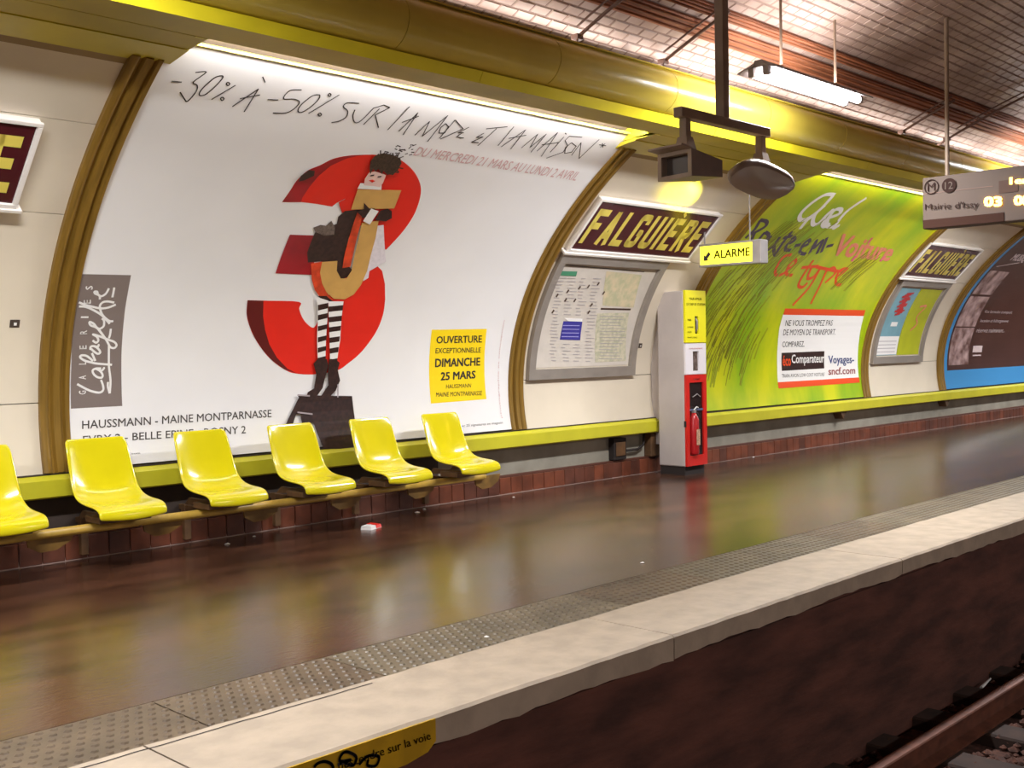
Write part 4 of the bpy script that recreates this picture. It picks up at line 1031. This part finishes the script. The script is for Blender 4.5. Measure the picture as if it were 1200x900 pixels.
fix(text('led_digits', '08', BP, [c2(1080, 390), c2(1290, 385), c2(1290, 505), c2(1080, 510)], .002, led, bd, .05))
fix(text('led_word', '1er', BP, [c2(1030, 180), c2(1260, 170), c2(1260, 250), c2(1030, 262)], .002, led, bd, .05))
dput(MB().box((BX-.004, 3.22, 2.50), (BX+.01, 3.37, 2.60)), 'led_window', mat('led window', (84, 64, 56), .6, spec=.1))

# ================================================================ SMALL THINGS
jb = thing('junction_box', 'dark brown junction box on the wall under the ledge, left of the emergency post', 'junction box', (8.79, 7.045, .20))
MB().box((-.10, -.02, -.02), (.10, .054, .20)).put('box', dark_m, jb, bevel=.006)
MB().box((-.075, -.03, .02), (.075, -.02, .16)).put('lid', brown_m, jb, bevel=.004)
MB().tube([(.10, .01, .06), (.32, .01, .06), (.42, .01, .10), (.44, .01, .22)], .014, 8).put('conduit', dark_m, jb, smooth=True)
cb = MB((9.38, 7.05, 0)).box((9.28, 7.0, .17), (9.48, 7.1, .42)).put('cable_housing', brown_m, bevel=.01); tag(cb, 'brown cable housing on the wall just left of the emergency post', 'cable housing')
for x, l in ((13.45, 'small brown bracket under the ledge below the green poster'), (16.75, 'small brown bracket under the ledge below the blue bordered poster')):
    o = MB((x, 7.05, .4)).add([(x-.09, 6.98, .43), (x+.09, 6.98, .43), (x-.02, 6.98, .33), (x-.09, 7.1, .43), (x+.09, 7.1, .43), (x-.02, 7.1, .33)], [(0,1,2),(5,4,3),(0,3,4,1),(1,4,5,2),(2,5,3,0)]).put('ledge_bracket', brown_m); tag(o, l, 'bracket')
pk = thing('cigarette_packet', 'crushed white and red cigarette packet lying on the platform floor', 'litter', (5.14, 6.5, 0), .35)
pk.scale = (1.5, 1.5, 1.3)
MB().add([(-.05, -.03, .0), (.05, -.03, 0), (.05, .03, 0), (-.05, .03, 0), (-.045, -.026, .022), (.05, -.024, .018), (.046, .03, .024), (-.05, .026, .02)], [(3,2,1,0),(4,5,6,7),(0,1,5,4),(1,2,6,5),(2,3,7,6),(3,0,4,7)]).put('carton', white_m, pk)
MB().add([(.0, -.0305, .002), (.051, -.0305, .002), (.0515, -.025, .0195), (.0, -.026, .0215), (.047, .0305, .0255), (.0, .029, .0235)], [(0,1,2,3),(3,2,4,5)]).put('red_panel', red, pk)
for (u, v, r_, l) in ((267, 638, .03, 'crumpled white scrap on the floor left of the cigarette packet'), (753, 660, .02, 'small white scrap on the floor below the emergency post'), (489, 601, .028, 'pale scrap on the floor under the fifth seat'),
                      (497, 597, .02, 'tiny pale scrap beside the skirting under the last seat'), (602, 583, .018, 'tiny white scrap by the skirting under the yellow block'), (882, 536, .02, 'small white scrap on the floor right of the emergency post'), (298, 629, .015, 'tiny white crumb on the floor below the third seat'), (570, 747, .018, 'pale cigarette end on the studded strip')):
    d = ray(u, v); tt = -CAM_H/d.z; P = Vector((0, 0, CAM_H))+d*tt; P.y = min(P.y, 7.0)
    mb = MB((P.x, P.y, .002)); vs = [(P.x+r_*math.cos(k*1.05)*random.uniform(.5, 1.1), P.y+r_*math.sin(k*1.05)*random.uniform(.5, 1.1), .003) for k in range(6)]+[(P.x, P.y, r_*.35+.003)]
    o = mb.add(vs, [(k, (k+1) % 6, 6) for k in range(6)]+[(5, 4, 3, 2, 1, 0)]).put('paper_scrap', white_m); tag(o, l, 'litter', 'scraps of litter')
d = ray(1012, 779); tt = (-1.03-CAM_H)/d.z; P = Vector((0, 0, CAM_H))+d*tt; P.y = min(P.y, 2.9)
o = MB(P).tube([P, P+Vector((.22, .02, .01))], [.012, .005], 6).put('white_stick', white_m); tag(o, 'thin pale stick lying beside the track below the platform wall', 'litter')
